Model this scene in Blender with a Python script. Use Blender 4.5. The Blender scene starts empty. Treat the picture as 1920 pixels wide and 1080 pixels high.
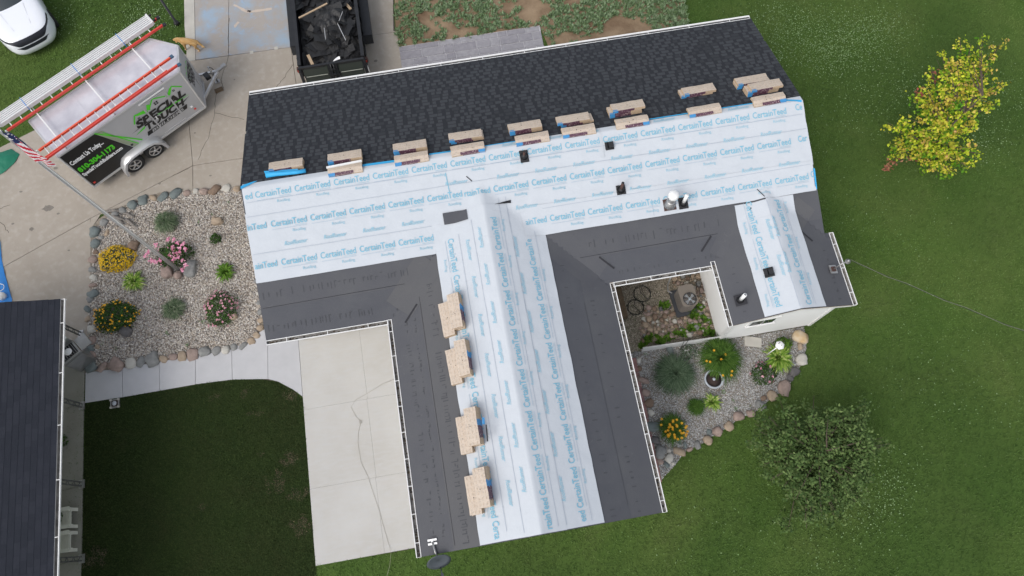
import bpy, math, random
import numpy as np
from mathutils import Vector, Matrix, Quaternion, noise
R = math.radians
random.seed(7); rng = np.random.default_rng(7)
sc = bpy.context.scene
col = sc.collection

# ------------------------------------------------------------------ camera, sky, sun, exposure
CAM_H = 21.5
FPX = 1366.7                                   # focal length in photo pixels (1920 wide)
CR = ((0.98516, 0.1652, -0.04663), (-0.17143, 0.93306, -0.31624), (-0.00874, 0.31954, 0.94753))
cd = bpy.data.cameras.new('camera'); cam = bpy.data.objects.new('camera', cd); col.objects.link(cam)
cd.sensor_width = 36; cd.lens = FPX / 1920 * 36; cd.clip_end = 1000; cd.clip_start = .1
cam.matrix_world = Matrix.Translation((0, 0, CAM_H)) @ Matrix(CR).to_4x4()
sc.camera = cam
SUN_AZ, SUN_EL = R(-128), R(48)                # from the west-south-west, thin overcast
w = bpy.data.worlds.new('World'); sc.world = w; w.use_nodes = True
nt = w.node_tree; bg = nt.nodes['Background']
sky = nt.nodes.new('ShaderNodeTexSky'); sky.sky_type = 'NISHITA'; sky.sun_disc = False
sky.sun_elevation = SUN_EL; sky.sun_rotation = SUN_AZ % (2*math.pi); sky.dust_density = 3; sky.air_density = 1.0
hs = nt.nodes.new('ShaderNodeHueSaturation'); hs.inputs['Saturation'].default_value = .38
nt.links.new(sky.outputs[0], hs.inputs['Color']); nt.links.new(hs.outputs[0], bg.inputs[0])
bg.inputs[1].default_value = .15
sd = bpy.data.lights.new('sun', 'SUN'); sd.energy = .5; sd.angle = R(26); sd.color = (1, .95, .87)
so = bpy.data.objects.new('sun', sd); col.objects.link(so)
sdir = Vector((math.sin(SUN_AZ)*math.cos(SUN_EL), math.cos(SUN_AZ)*math.cos(SUN_EL), math.sin(SUN_EL)))
so.rotation_euler = sdir.to_track_quat('Z', 'Y').to_euler(); so.location = sdir*60
sc.view_settings.view_transform = 'Standard'; sc.view_settings.look = 'None'
sc.view_settings.gamma = 1; sc.view_settings.use_curve_mapping = False
sc.view_settings.exposure = 0.55

# ------------------------------------------------------------------ survey helper: where a sight line meets a height or a plane
CM = Matrix(CR)
def on(u, v, n=(0, 0, 1), d=0.0):
    r = CM @ Vector(((u-960)/FPX, (540-v)/FPX, -1)); n = Vector(n); o = Vector((0, 0, CAM_H))
    return o + r*((d-n.dot(o))/n.dot(r))
def G(u, v, z=0.0): return on(u, v, (0, 0, 1), z)

# ------------------------------------------------------------------ materials
MATS = {}
def lin(c): return tuple(((x/255)/12.92 if x <= 10 else ((x/255+.055)/1.055)**2.4) for x in c)
def mat(name, color, rough=.8, metal=0, var=None, vscale=3, vamt=.5, bump=0, bscale=40, island=None, spec=.5, transl=0, ramp=(.35, .7), detail=6, coat=0):
    m = bpy.data.materials.new(name); m.use_nodes = True; N = m.node_tree; b = N.nodes['Principled BSDF']
    L = N.links.new
    b.inputs['Roughness'].default_value = rough; b.inputs['Metallic'].default_value = metal
    b.inputs['Specular IOR Level'].default_value = spec; b.inputs['Coat Weight'].default_value = coat
    b.inputs['Base Color'].default_value = (*color, 1)
    tc = N.nodes.new('ShaderNodeTexCoord'); geo = N.nodes.new('ShaderNodeNewGeometry')
    out = None
    if island:
        cr = N.nodes.new('ShaderNodeValToRGB'); cr.color_ramp.interpolation = 'LINEAR'
        e = cr.color_ramp.elements
        while len(e) < len(island): e.new(.5)
        for i, c in enumerate(island): e[i].position = i/(len(island)-1); e[i].color = (*c, 1)
        L(geo.outputs['Random Per Island'], cr.inputs[0]); out = cr.outputs[0]
    if var:
        nz = N.nodes.new('ShaderNodeTexNoise'); nz.inputs['Scale'].default_value = vscale; nz.inputs['Detail'].default_value = detail
        nz.inputs['Roughness'].default_value = .62
        L(geo.outputs['Position'], nz.inputs['Vector'])
        rp = N.nodes.new('ShaderNodeValToRGB'); rp.color_ramp.elements[0].position = ramp[0]; rp.color_ramp.elements[1].position = ramp[1]
        L(nz.outputs[0], rp.inputs[0])
        ml = N.nodes.new('ShaderNodeMath'); ml.operation = 'MULTIPLY'; ml.inputs[1].default_value = vamt; L(rp.outputs[0], ml.inputs[0])
        mx = N.nodes.new('ShaderNodeMix'); mx.data_type = 'RGBA'; L(ml.outputs[0], mx.inputs[0])
        mx.inputs[6].default_value = (*color, 1); mx.inputs[7].default_value = (*var, 1)
        if out: L(out, mx.inputs[6])
        out = mx.outputs[2]
    if out: L(out, b.inputs['Base Color'])
    if bump:
        n2 = N.nodes.new('ShaderNodeTexNoise'); n2.inputs['Scale'].default_value = bscale; n2.inputs['Detail'].default_value = 5
        L(geo.outputs['Position'], n2.inputs['Vector'])
        bm = N.nodes.new('ShaderNodeBump'); bm.inputs['Strength'].default_value = bump; bm.inputs['Distance'].default_value = .02
        L(n2.outputs[0], bm.inputs['Height']); L(bm.outputs[0], b.inputs['Normal'])
    if transl:
        tr = N.nodes.new('ShaderNodeBsdfTranslucent'); ms = N.nodes.new('ShaderNodeMixShader'); ms.inputs[0].default_value = transl
        if out: L(out, tr.inputs[0])
        else: tr.inputs[0].default_value = (*color, 1)
        L(b.outputs[0], ms.inputs[1]); L(tr.outputs[0], ms.inputs[2])
        L(ms.outputs[0], N.nodes['Material Output'].inputs[0])
    MATS[name] = m
    m['dbg'] = 1
    return m
def layer(m, color, scale, lo, hi, amt=1.0, detail=8, stretch=None, dist=0.0):
    """adds a stain or speckle layer over a material's base colour"""
    N = m.node_tree; L = N.links.new; b = N.nodes['Principled BSDF']
    geo = N.nodes.new('ShaderNodeNewGeometry'); nz = N.nodes.new('ShaderNodeTexNoise')
    nz.inputs['Scale'].default_value = scale; nz.inputs['Detail'].default_value = detail; nz.inputs['Distortion'].default_value = dist
    src = geo.outputs['Position']
    if stretch:
        mp = N.nodes.new('ShaderNodeMapping'); mp.inputs['Scale'].default_value = stretch; L(src, mp.inputs[0]); src = mp.outputs[0]
    L(src, nz.inputs['Vector'])
    rp = N.nodes.new('ShaderNodeMapRange'); rp.inputs[1].default_value = lo; rp.inputs[2].default_value = hi; rp.inputs[4].default_value = amt
    L(nz.outputs[0], rp.inputs[0])
    mx = N.nodes.new('ShaderNodeMix'); mx.data_type = 'RGBA'; L(rp.outputs[0], mx.inputs[0]); mx.inputs[7].default_value = (*color, 1)
    s = b.inputs['Base Color']
    if s.is_linked: L(s.links[0].from_socket, mx.inputs[6])
    else: mx.inputs[6].default_value = s.default_value
    L(mx.outputs[2], s)
    return m

M_conc = mat('driveway_concrete', (.365, .325, .275), .9, var=(.30, .262, .215), vscale=1.1, vamt=.7, bump=.25, bscale=60)
layer(M_conc, (.2, .18, .16), 14, .62, .8, .35); layer(M_conc, (.47, .43, .39), 5, .5, .75, .4)
M_concb = mat('chalk_dusted_concrete', (.37, .34, .31), .9, var=(.30, .27, .24), vscale=1.1, vamt=.6, bump=.25, bscale=60)
layer(M_concb, (.27, .44, .62), 1.1, .46, .66, .55); layer(M_concb, (.24, .42, .66), 5, .55, .75, .4, dist=1)
M_apron = mat('pale_concrete', (.50, .48, .43), .9, var=(.38, .36, .32), vscale=3, vamt=.6, bump=.2)
M_walk = mat('sidewalk_concrete', (.475, .475, .485), .9, var=(.41, .41, .42), vscale=2.2, vamt=.6, bump=.2, bscale=70)
layer(M_walk, (.36, .34, .32), 9, .68, .82, .4)
M_pad = mat('pad_concrete', (.50, .49, .465), .9, var=(.43, .41, .375), vscale=.6, vamt=.8, bump=.2, bscale=70)
layer(M_pad, (.49, .49, .485), 3, .45, .7, .5, stretch=(1, 4, 1)); layer(M_pad, (.28, .25, .21), 11, .72, .86, .35)
M_porch = mat('porch_concrete', (.27, .265, .225), .9, var=(.21, .20, .165), vscale=1.4, vamt=.7, bump=.2)
layer(M_porch, (.25, .17, .10), 4, .7, .85, .3)
M_joint = mat('joint_dirt', (.10, .085, .07), 1)
M_soil = mat('soil', (.055, .05, .03), 1, var=(.03, .045, .012), vscale=5, bump=.6)
M_turf = mat('turf_ground', (.065, .12, .024), 1, var=(.10, .14, .038), vscale=.35, vamt=.8, bump=.7, bscale=50, spec=.1)
layer(M_turf, (.045, .085, .02), .13, .42, .62, .6, detail=3)
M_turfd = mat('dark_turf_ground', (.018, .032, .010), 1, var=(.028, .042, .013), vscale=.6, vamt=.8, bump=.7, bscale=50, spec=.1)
M_blade = mat('grass_blades', (.03, .07, .01), .85, island=[(.055, .112, .022), (.092, .168, .036), (.125, .218, .052), (.155, .245, .078)], var=(.13, .155, .05), vscale=.33, vamt=.55, spec=.15, transl=.2)
layer(M_blade, (.20, .27, .08), 1.7, .52, .74, .5); layer(M_blade, (.17, .19, .075), .7, .56, .74, .45); layer(M_blade, (.036, .078, .018), .13, .40, .60, .6, detail=3); layer(M_blade, (.22, .28, .11), 5, .6, .75, .4)
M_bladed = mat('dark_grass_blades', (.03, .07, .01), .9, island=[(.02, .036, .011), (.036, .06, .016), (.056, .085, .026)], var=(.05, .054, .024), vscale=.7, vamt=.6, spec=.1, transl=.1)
M_dry = mat('dry_grass', (.14, .09, .05), .95, island=[(.04, .045, .02), (.09, .075, .042), (.15, .115, .07)])
M_clover = mat('clover', (.2, .3, .12), .7, island=[(.13, .23, .07), (.20, .31, .12), (.28, .38, .20)])
M_bed = mat('bed_soil', (.15, .095, .055), 1, var=(.34, .25, .16), vscale=1.0, vamt=.9, bump=.8, bscale=25)
M_weed = mat('weeds', (.08, .16, .05), .8, island=[(.10, .165, .06), (.16, .25, .11), (.24, .34, .18), (.32, .40, .26)], transl=.2)
M_gravel = mat('gravel_ground', (.30, .26, .21), 1, var=(.19, .16, .13), vscale=20, bump=1, bscale=60)
M_peb = mat('pebbles', (.4, .35, .3), .85, island=[(.13, .12, .115), (.30, .25, .21), (.46, .40, .33), (.36, .34, .33), (.55, .50, .44), (.66, .63, .58), (.46, .39, .31)])
M_pebg = mat('grey_pebbles', (.4, .35, .3), .85, island=[(.16, .16, .16), (.33, .325, .32), (.46, .455, .44), (.6, .6, .59), (.75, .75, .75)])
M_pebb = mat('brown_pebbles', (.4, .35, .3), .85, island=[(.14, .12, .08), (.28, .24, .18), (.42, .37, .29), (.56, .50, .42)])
STONE = [mat('stone_'+n, c, .85, var=v, vscale=9, vamt=.75, bump=.6, bscale=22) for n, c, v in [
    ('tan', (.38, .30, .22), (.24, .18, .125)), ('grey', (.25, .25, .24), (.15, .15, .145)), ('slate', (.16, .19, .185), (.11, .125, .125)),
    ('pink', (.33, .25, .215), (.2, .15, .125)), ('pale', (.5, .48, .43), (.36, .34, .30)), ('brown', (.22, .155, .11), (.13, .09, .065)), ('dark', (.10, .095, .095), (.15, .14, .135))]]
M_orangerock = mat('stone_orange', (.5, .35, .18), .85, var=(.6, .55, .46), vscale=3, vamt=.9, bump=.6, bscale=10)
M_shd = mat('shingle_dark', (.026, .028, .034), .95, var=(.033, .036, .042), vscale=60, vamt=.6, bump=.5, bscale=200, spec=.25)
M_shm = mat('shingle_mid', (.043, .047, .054), .95, var=(.026, .03, .036), vscale=60, vamt=.6, bump=.5, bscale=200, spec=.25)
M_shl = mat('shingle_light', (.057, .062, .070), .95, var=(.046, .050, .058), vscale=60, vamt=.6, bump=.5, bscale=200, spec=.25)
M_sn = [mat('old_shingle', c, .95, var=v, vscale=50, vamt=.6, bump=.5, bscale=200, spec=.25) for c, v in (((.025, .028, .038), (.033, .036, .046)), ((.028, .031, .041), (.035, .038, .049)), ((.023, .026, .035), (.030, .033, .043)))]
M_mem = [mat('membrane_black', c, .75, var=v, vscale=1.3, vamt=.7, bump=.15, bscale=30, spec=.3) for c, v in (((.072, .075, .086), (.090, .093, .102)), ((.080, .082, .092), (.096, .098, .104)), ((.092, .093, .099), (.104, .104, .107)))]
for m_ in M_mem: layer(m_, (.16, .16, .165), 4, .66, .86, .45, dist=2)
M_memd = mat('membrane_strip', (.022, .022, .027), .8)
M_print = mat('membrane_print', (.054, .056, .063), .8)
M_und = mat('underlayment', (.50, .533, .57), .75, var=(.55, .58, .615), vscale=2.3, vamt=.6, bump=.6, bscale=3.2, spec=.3)
layer(M_und, (.42, .465, .52), 34, .55, .8, .2); layer(M_und, (.38, .40, .43), 2.2, .60, .85, .3, stretch=(1, 3, 1), dist=1.5)
M_undb = mat('underlayment_blue', (.03, .36, .68), .6)
M_blue = mat('print_blue', (.19, .44, .57), .7)
M_blue2 = mat('print_pale_blue', (.27, .49, .60), .7)
M_gprint = mat('print_grey', (.33, .43, .52), .7)
M_seam = mat('seam_shadow_line', (.36, .41, .48), .8)
M_white = mat('white_metal', (.78, .78, .77), .45, var=(.62, .61, .58), vscale=8, vamt=.4)
M_vinyl = mat('white_siding', (.76, .76, .75), .6, var=(.68, .68, .66), vscale=2, vamt=.4)
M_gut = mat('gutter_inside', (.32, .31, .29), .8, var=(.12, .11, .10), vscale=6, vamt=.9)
M_deb = mat('gutter_leaf_debris', (.10, .075, .05), 1)
M_ply = mat('plywood_edge', (.42, .29, .16), .8)
M_paper = mat('bundle_paper', (.55, .46, .375), .6, var=(.45, .375, .30), vscale=7, vamt=.6, bump=.3, bscale=15)
layer(M_paper, (.30, .26, .23), 26, .52, .66, .5, stretch=(1, 1, 1))
M_papers = mat('bundle_side', (.50, .38, .26), .8, var=(.30, .2, .12), vscale=30, vamt=.6)
M_lblue = mat('label_blue', (.045, .24, .50), .5); M_lmar = mat('label_maroon', (.09, .035, .06), .5, var=(.42, .34, .33), vscale=28, vamt=.9, ramp=(.56, .62))
M_black = mat('black_plastic', (.012, .012, .014), .5)
M_blackm = mat('black_metal', (.013, .014, .016), .35, var=(.03, .03, .032), vscale=4, vamt=.6)
M_pvc = mat('white_pvc', (.8, .8, .79), .35)
M_galv = mat('galvanised', (.42, .42, .42), .4, .7, var=(.28, .27, .25), vscale=12)
M_rustp = mat('rusty_pipe', (.07, .035, .028), .8)
M_tbody = mat('trailer_silver', (.43, .43, .44), .38, .2, var=(.48, .48, .49), vscale=.9, vamt=.8, spec=.5)
M_troof = mat('trailer_roof_sheet', (.70, .69, .73), .33, .3, var=(.46, .45, .50), vscale=1.2, vamt=.9)
M_trim = mat('aluminium_trim', (.62, .62, .62), .35, .5)
M_tblack = mat('trailer_black_wrap', (.008, .008, .009), .35)
M_green = mat('logo_green', (.08, .60, .015), .5); M_ink = mat('logo_black', (.008, .008, .009), .4); M_whi = mat('logo_white', (.85, .85, .85), .5)
M_olive = mat('logo_olive', (.28, .32, .22), .5)
M_rubber = mat('tyre_rubber', (.014, .014, .015), .8); M_rim = mat('alloy_rim', (.55, .55, .56), .3, .8)
M_red = mat('fibreglass_red', (.62, .045, .035), .5, var=(.5, .09, .06), vscale=6); M_orange = mat('fibreglass_orange', (.68, .10, .05), .5)
M_alu = mat('aluminium', (.74, .74, .73), .5, .25, var=(.62, .62, .61), vscale=9, vamt=.6)
M_foot = mat('ladder_foot', (.04, .09, .15), .6)
M_glass = mat('car_glass', (.02, .03, .035), .08, spec=.8); M_car = mat('white_car_paint', (.78, .80, .84), .22, coat=.8, spec=.6)
M_grille = mat('car_grille', (.012, .013, .02), .35, var=(.03, .032, .04), vscale=20)
M_head = mat('headlight_glass', (.30, .31, .33), .1, spec=.9)
M_flagr = mat('flag_red', (.55, .02, .045), .7); M_flagw = mat('flag_white', (.75, .73, .76), .7); M_flagb = mat('flag_blue', (.015, .025, .10), .7)
M_pole = mat('pole_aluminium', (.62, .62, .62), .3, .6)
M_tarpb = mat('blue_tarp', (.03, .22, .60), .45, bump=.8, bscale=8); M_tarpg = mat('green_tarp', (.012, .19, .11), .45, bump=.9, bscale=8)
M_wood = mat('weathered_timber', (.13, .09, .055), .9, var=(.07, .05, .03), vscale=12); M_lumber = mat('lumber', (.42, .31, .20), .8)
M_drift = mat('driftwood', (.22, .20, .18), .95, var=(.10, .09, .08), vscale=14)
M_felt = mat('torn_felt', (.012, .012, .013), .6, island=[(.006, .006, .007), (.009, .009, .010), (.013, .013, .014), (.020, .020, .020)], bump=.8, bscale=18)
M_ac = mat('condenser_paint', (.20, .175, .15), .5); M_acd = mat('condenser_dark', (.045, .048, .055), .6); M_acb = mat('fan_blades', (.45, .50, .55), .35, .5)
M_steel = mat('stainless', (.42, .42, .41), .3, .8, var=(.3, .3, .29), vscale=5)
M_adir = mat('cream_plastic', (.58, .58, .50), .6)
M_dog = mat('golden_fur', (.50, .27, .085), .9, var=(.62, .44, .22), vscale=9, vamt=.8, bump=.5, bscale=60); M_paw = mat('pale_fur', (.62, .52, .38), .9)
M_dish = mat('dish_grey', (.07, .08, .095), .5); M_cable = mat('cable_grey', (.22, .21, .19), .7); M_cord = mat('cord_brown', (.33, .30, .24), .8); M_hose = mat('dark_hose', (.012, .015, .013), .6)
M_brick = [mat('paver_red', c, .9, var=(.10, .07, .07), vscale=8, bump=.4) for c in ((.30, .155, .14), (.34, .19, .17), (.26, .14, .135))]
M_stamp = [mat('stamped_stone', c, .8, var=v, vscale=7, vamt=.8, bump=.5, bscale=12) for c, v in (((.29, .28, .30), (.20, .19, .215)), ((.34, .33, .35), (.24, .23, .25)), ((.26, .25, .27), (.33, .32, .34)))]
M_grout = mat('stamped_joint', (.55, .54, .56), .9)
M_bark = mat('bark', (.10, .075, .055), .95, var=(.05, .04, .03), vscale=14, bump=.6)
M_iron = mat('porch_iron', (.05, .055, .05), .6, var=(.18, .18, .17), vscale=9, vamt=.6)
M_pot = mat('grey_pot', (.40, .43, .46), .7); M_potsoil = mat('potting_soil', (.045, .03, .025), 1, bump=.8)
M_chalk = mat('pale_smear', (.52, .44, .37), .9); M_crack = mat('crack', (.09, .075, .06), 1)
def leafm(n, cs, tr=.25, **k): return mat(n, cs[1], .75, island=cs, transl=tr, spec=.3, **k)
L_vary = leafm('leaf_variegated', [(.05, .09, .045), (.10, .16, .075), (.17, .23, .13), (.33, .36, .25)])
L_bush = leafm('leaf_bush', [(.02, .055, .01), (.045, .11, .018), (.08, .17, .03)])
L_deep = leafm('leaf_deep', [(.04, .075, .035), (.09, .15, .08), (.20, .27, .17)])
L_lime = leafm('leaf_lime', [(.07, .17, .015), (.16, .30, .03), (.33, .46, .08), (.58, .62, .28)])
L_hosta = leafm('leaf_hosta', [(.05, .12, .012), (.10, .21, .02), (.17, .30, .04)])
L_lily = leafm('leaf_lily', [(.03, .08, .01), (.07, .16, .02), (.13, .23, .04)])
F_yel = leafm('petal_yellow', [(.40, .24, .005), (.68, .42, .01), (.85, .58, .03)], .1)
F_pink = leafm('petal_pink', [(.55, .14, .26), (.75, .30, .43), (.82, .48, .58)], .1)
F_mauve = leafm('petal_mauve', [(.38, .14, .19), (.55, .26, .32), (.66, .40, .44)], .1)
F_org = leafm('petal_orange', [(.58, .25, .01), (.76, .38, .02), (.84, .52, .05)], .1)
F_white = leafm('petal_white', [(.6, .6, .58), (.75, .75, .72)], .1)
L_maple = leafm('leaf_maple', [(.12, .26, .015), (.32, .48, .025), (.52, .62, .04), (.72, .72, .06), (.70, .58, .12)], .3, var=(.45, .17, .06), vscale=1.7, vamt=.55, ramp=(.5, .68))
L_mapleg = leafm('leaf_maple_green', [(.05, .17, .01), (.12, .30, .015), (.26, .42, .03)], .3)
L_mapleo = leafm('leaf_maple_gold', [(.48, .46, .04), (.66, .54, .08), (.62, .38, .14), (.70, .64, .10)], .3)
L_maplered = leafm('leaf_maple_red', [(.3, .06, .05), (.36, .14, .09), (.42, .24, .12)], .25)
L_shrub = leafm('leaf_shrub', [(.035, .07, .02), (.07, .13, .03), (.11, .18, .05), (.13, .17, .06)], .2)

L_shrub2 = leafm('leaf_shrub_light', [(.06, .11, .03), (.11, .18, .05), (.17, .24, .08)], .2)
# ------------------------------------------------------------------ mesh building
class MB:
    def __init__(s): s.v = []; s.f = []; s.mi = []; s.mats = []; s.sm = []
    def m(s, m):
        if m not in s.mats: s.mats.append(m)
        return s.mats.index(m)
    def add(s, vs, fs, m, smooth=False):
        o = len(s.v); s.v += [tuple(v) for v in vs]; k = s.m(m)
        for f in fs: s.f.append(tuple(i+o for i in f)); s.mi.append(k); s.sm.append(smooth)
        return s
    def box(s, c, d, m, M=None, rz=0, top=None):
        x, y, z = (a/2 for a in d); c = Vector(c)
        vs = [Vector(p) for p in ((-x,-y,-z),(x,-y,-z),(x,y,-z),(-x,y,-z),(-x,-y,z),(x,-y,z),(x,y,z),(-x,y,z))]
        if top: vs = vs[:4]+[Vector((p.x*top, p.y*top, p.z)) for p in vs[4:]]
        if M is None: M = Matrix.Rotation(rz, 3, 'Z')
        vs = [M @ p + c for p in vs]
        return s.add(vs, [(0,3,2,1),(4,5,6,7),(0,1,5,4),(1,2,6,5),(2,3,7,6),(3,0,4,7)], m)
    def bar(s, a, b, wd, h, m, up=(0, 0, 1)):
        a = Vector(a); b = Vector(b); x = (b-a); L_ = x.length; x.normalize(); up = Vector(up)
        y = up.cross(x)
        if y.length < 1e-4: y = Vector((0, 1, 0)).cross(x)
        y.normalize(); z = x.cross(y)
        return s.box((a+b)/2, (L_, wd, h), m, Matrix((x, y, z)).transposed())
    def tube(s, pts, r, m, n=8, cap=True, smooth=True):
        pts = [Vector(p) for p in pts]; rs = r if hasattr(r, '__len__') else [r]*len(pts)
        vs = []; fs = []; prev = None
        for i, p in enumerate(pts):
            t = (pts[min(i+1, len(pts)-1)]-pts[max(i-1, 0)])
            if t.length < 1e-7: t = Vector((0, 0, 1))
            t.normalize()
            if prev is None:
                u = t.orthogonal().normalized()
            else:
                u = prev - t*prev.dot(t); u = u.normalized() if u.length > 1e-5 else t.orthogonal().normalized()
            prev = u; q = t.cross(u)
            for k in range(n):
                a = 2*math.pi*k/n; vs.append(p+(u*math.cos(a)+q*math.sin(a))*rs[i])
        for i in range(len(pts)-1):
            for k in range(n):
                a = i*n+k; b = i*n+(k+1) % n; fs.append((a, b, b+n, a+n))
        if cap: fs.append(tuple(range(n))[::-1]); fs.append(tuple(range((len(pts)-1)*n, len(pts)*n)))
        return s.add(vs, fs, m, smooth)
    def cyl(s, a, b, r, m, n=16, r2=None): return s.tube([a, b], [r, r if r2 is None else r2], m, n)
    def lathe(s, prof, m, n=20, c=(0, 0, 0), M=None, smooth=True):
        vs = []; fs = []; c = Vector(c)
        for r, z in prof:
            for k in range(n):
                a = 2*math.pi*k/n; p = Vector((r*math.cos(a), r*math.sin(a), z)); vs.append((M @ p if M else p)+c)
        for i in range(len(prof)-1):
            for k in range(n): a = i*n+k; b = i*n+(k+1) % n; fs.append((a, b, b+n, a+n))
        fs.append(tuple(range((len(prof)-1)*n, len(prof)*n))); fs.append(tuple(range(n))[::-1])
        return s.add(vs, fs, m, smooth)
    def prism(s, poly, z0, z1, m, mside=None):
        n = len(poly); a = sum(poly[i][0]*poly[(i+1) % n][1]-poly[(i+1) % n][0]*poly[i][1] for i in range(n))
        if a < 0: poly = poly[::-1]
        vs = [(p[0], p[1], z0) for p in poly]+[(p[0], p[1], z1) for p in poly]
        s.add(vs, [tuple(range(n, 2*n)), tuple(range(n))[::-1]], m)
        s.add(vs, [(i, (i+1) % n, n+(i+1) % n, n+i) for i in range(n)], mside or m)
        return s
    def mesh(s, name='m'):
        me = bpy.data.meshes.new(name); me.from_pydata(s.v, [], s.f)
        for m in s.mats: me.materials.append(m)
        me.polygons.foreach_set('material_index', s.mi); me.polygons.foreach_set('use_smooth', s.sm); me.update()
        return me
def npmesh(name, V, nper, mats, mi=None, smooth=False):
    """V: (faces, nper, 3) separate faces"""
    me = bpy.data.meshes.new(name); nf = len(V); me.vertices.add(nf*nper); me.loops.add(nf*nper); me.polygons.add(nf)
    me.vertices.foreach_set('co', V.reshape(-1).astype(np.float32)); me.loops.foreach_set('vertex_index', np.arange(nf*nper, dtype=np.int32))
    me.polygons.foreach_set('loop_start', np.arange(0, nf*nper, nper, dtype=np.int32)); me.polygons.foreach_set('loop_total', np.full(nf, nper, dtype=np.int32))
    for m in mats: me.materials.append(m)
    if mi is not None: me.polygons.foreach_set('material_index', np.asarray(mi, dtype=np.int32))
    me.update(calc_edges=True); return me
def indexmesh(name, V, F, mats, mi=None, smooth=False):
    me = bpy.data.meshes.new(name); nf = len(F); k = F.shape[1]; me.vertices.add(len(V)); me.loops.add(nf*k); me.polygons.add(nf)
    me.vertices.foreach_set('co', V.reshape(-1).astype(np.float32)); me.loops.foreach_set('vertex_index', F.reshape(-1).astype(np.int32))
    me.polygons.foreach_set('loop_start', np.arange(0, nf*k, k, dtype=np.int32)); me.polygons.foreach_set('loop_total', np.full(nf, k, dtype=np.int32))
    for m in mats: me.materials.append(m)
    if mi is not None: me.polygons.foreach_set('material_index', np.asarray(mi, dtype=np.int32))
    if smooth: me.polygons.foreach_set('use_smooth', np.ones(nf, dtype=bool))
    me.update(calc_edges=True); return me

def link(name, data): o = bpy.data.objects.new(name, data); col.objects.link(o); return o
def child(name, data, parent, M=None, label=None, kind=None):
    """data is in world coordinates (or placed by M); parent keeps its own location"""
    me = data.mesh(name) if isinstance(data, MB) else data
    o = link(name, me); o.parent = parent
    o.matrix_parent_inverse = wm(parent).inverted()
    if M is not None: o.matrix_basis = M
    WM[o.name] = M if M is not None else Matrix.Identity(4)
    if label: o['label'] = label
    if kind: o['kind'] = kind
    return o
WM = {}
def wm(o): return WM[o.name]
def thing(name, label, cat, loc=(0, 0, 0), rz=0, group=None, data=None):
    me = data.mesh(name) if isinstance(data, MB) else data
    o = link(name, me); M = Matrix.Translation(loc) @ Matrix.Rotation(rz, 4, 'Z'); o.matrix_basis = M; WM[o.name] = M
    o['label'] = label; o['category'] = cat
    if group: o['group'] = group
    return o
def solo(name, mb, label, cat, group=None, loc=(0, 0, 0), M=None, kind=None):
    me = mb.mesh(name) if isinstance(mb, MB) else mb
    o = link(name, me); M = M if M is not None else Matrix.Translation(loc); o.matrix_basis = M; WM[o.name] = M
    o['label'] = label; o['category'] = cat
    if group: o['group'] = group
    if kind: o['kind'] = kind
    return o
def struct(name, mb, kind='structure', label=None):
    me = mb.mesh(name) if isinstance(mb, MB) else mb
    o = link(name, me); o['kind'] = kind; WM[o.name] = Matrix.Identity(4)
    if label: o['label'] = label
    return o
def empty_struct(name, label=None):
    o = link(name, None); o['kind'] = 'structure'; WM[o.name] = Matrix.Identity(4)
    if label: o['label'] = label
    return o
def inpoly(P, poly):
    x, y = P[:, 0], P[:, 1]; c = np.zeros(len(P), bool); n = len(poly); j = n-1
    for i in range(n):
        xi, yi = poly[i][0], poly[i][1]; xj, yj = poly[j][0], poly[j][1]
        c ^= ((yi > y) != (yj > y)) & (x < (xj-xi)*(y-yi)/(yj-yi+1e-12)+xi); j = i
    return c
def gp(pts, z=0.0): return [tuple(G(u, v, z)[:2]) for u, v in pts]

# ------------------------------------------------------------------ flat lettering
TXT = {}
def glyphs(s, bold):
    c = bpy.data.curves.new('t', 'FONT'); c.body = s; c.resolution_u = 3; c.offset = bold
    o = bpy.data.objects.new('t', c); col.objects.link(o); bpy.context.view_layer.update()
    me = bpy.data.meshes.new_from_object(o); V = np.array([v.co[:2] for v in me.vertices]); F = [tuple(p.vertices) for p in me.polygons]
    bpy.data.objects.remove(o); bpy.data.meshes.remove(me); bpy.data.curves.remove(c)
    V[:, 0] -= V[:, 0].min(); return V, F
def text(s, bold=.0):
    if (s, bold) in TXT: return TXT[(s, bold)]
    if 'nT' in s:                                        # close the gap before a capital T
        a, b_ = s.split('nT'); V1, F1 = glyphs(a+'n', bold); V2, F2 = glyphs('T'+b_, bold); V2[:, 0] += V1[:, 0].max()+.015
        F = F1+[tuple(k+len(V1) for k in f) for f in F2]; V = np.concatenate([V1, V2])
    else: V, F = glyphs(s, bold)
    V = V/np.array([V[:, 0].max(), .7])
    TXT[(s, bold)] = (V, F); return TXT[(s, bold)]
def put_text(mb, s, fn, w_, h_, m, bold=0, shear=0, centre=True):
    """fn maps (along, up) in metres to a world point"""
    V, F = text(s, bold); a = V[:, 0]*w_+V[:, 1]*h_*shear; b = V[:, 1]*h_
    if centre: a = a-w_/2; b = b-h_/2
    mb.add([fn(p, q) for p, q in zip(a, b)], F, m)

# ------------------------------------------------------------------ site plan (metres)
xW, xE, xa, xb, xc, xd = -5.81, 9.75, -2.42, 3.59, 6.57, 9.90
yN, yS, yB, yM, yR, yq = 13.73, 5.99, -.12, 9.86, 4.21, 6.12
K = .341; zR, zG, zr = 3.92, 3.62, 3.21; xg, xr = .52, 8.24
def roofz(x, y):
    z = zR-K*abs(y-yM)
    if xa-.02 <= x <= xb+.02 and y < 9.0: z = max(z, zG-K*abs(x-xg)) if y > yS else zG-K*abs(x-xg)
    if xc-.02 <= x and y < 7.8: z = max(z, zr-K*abs(x-xr)) if y > 6.0 else zr-K*abs(x-xr)
    return z

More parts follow.
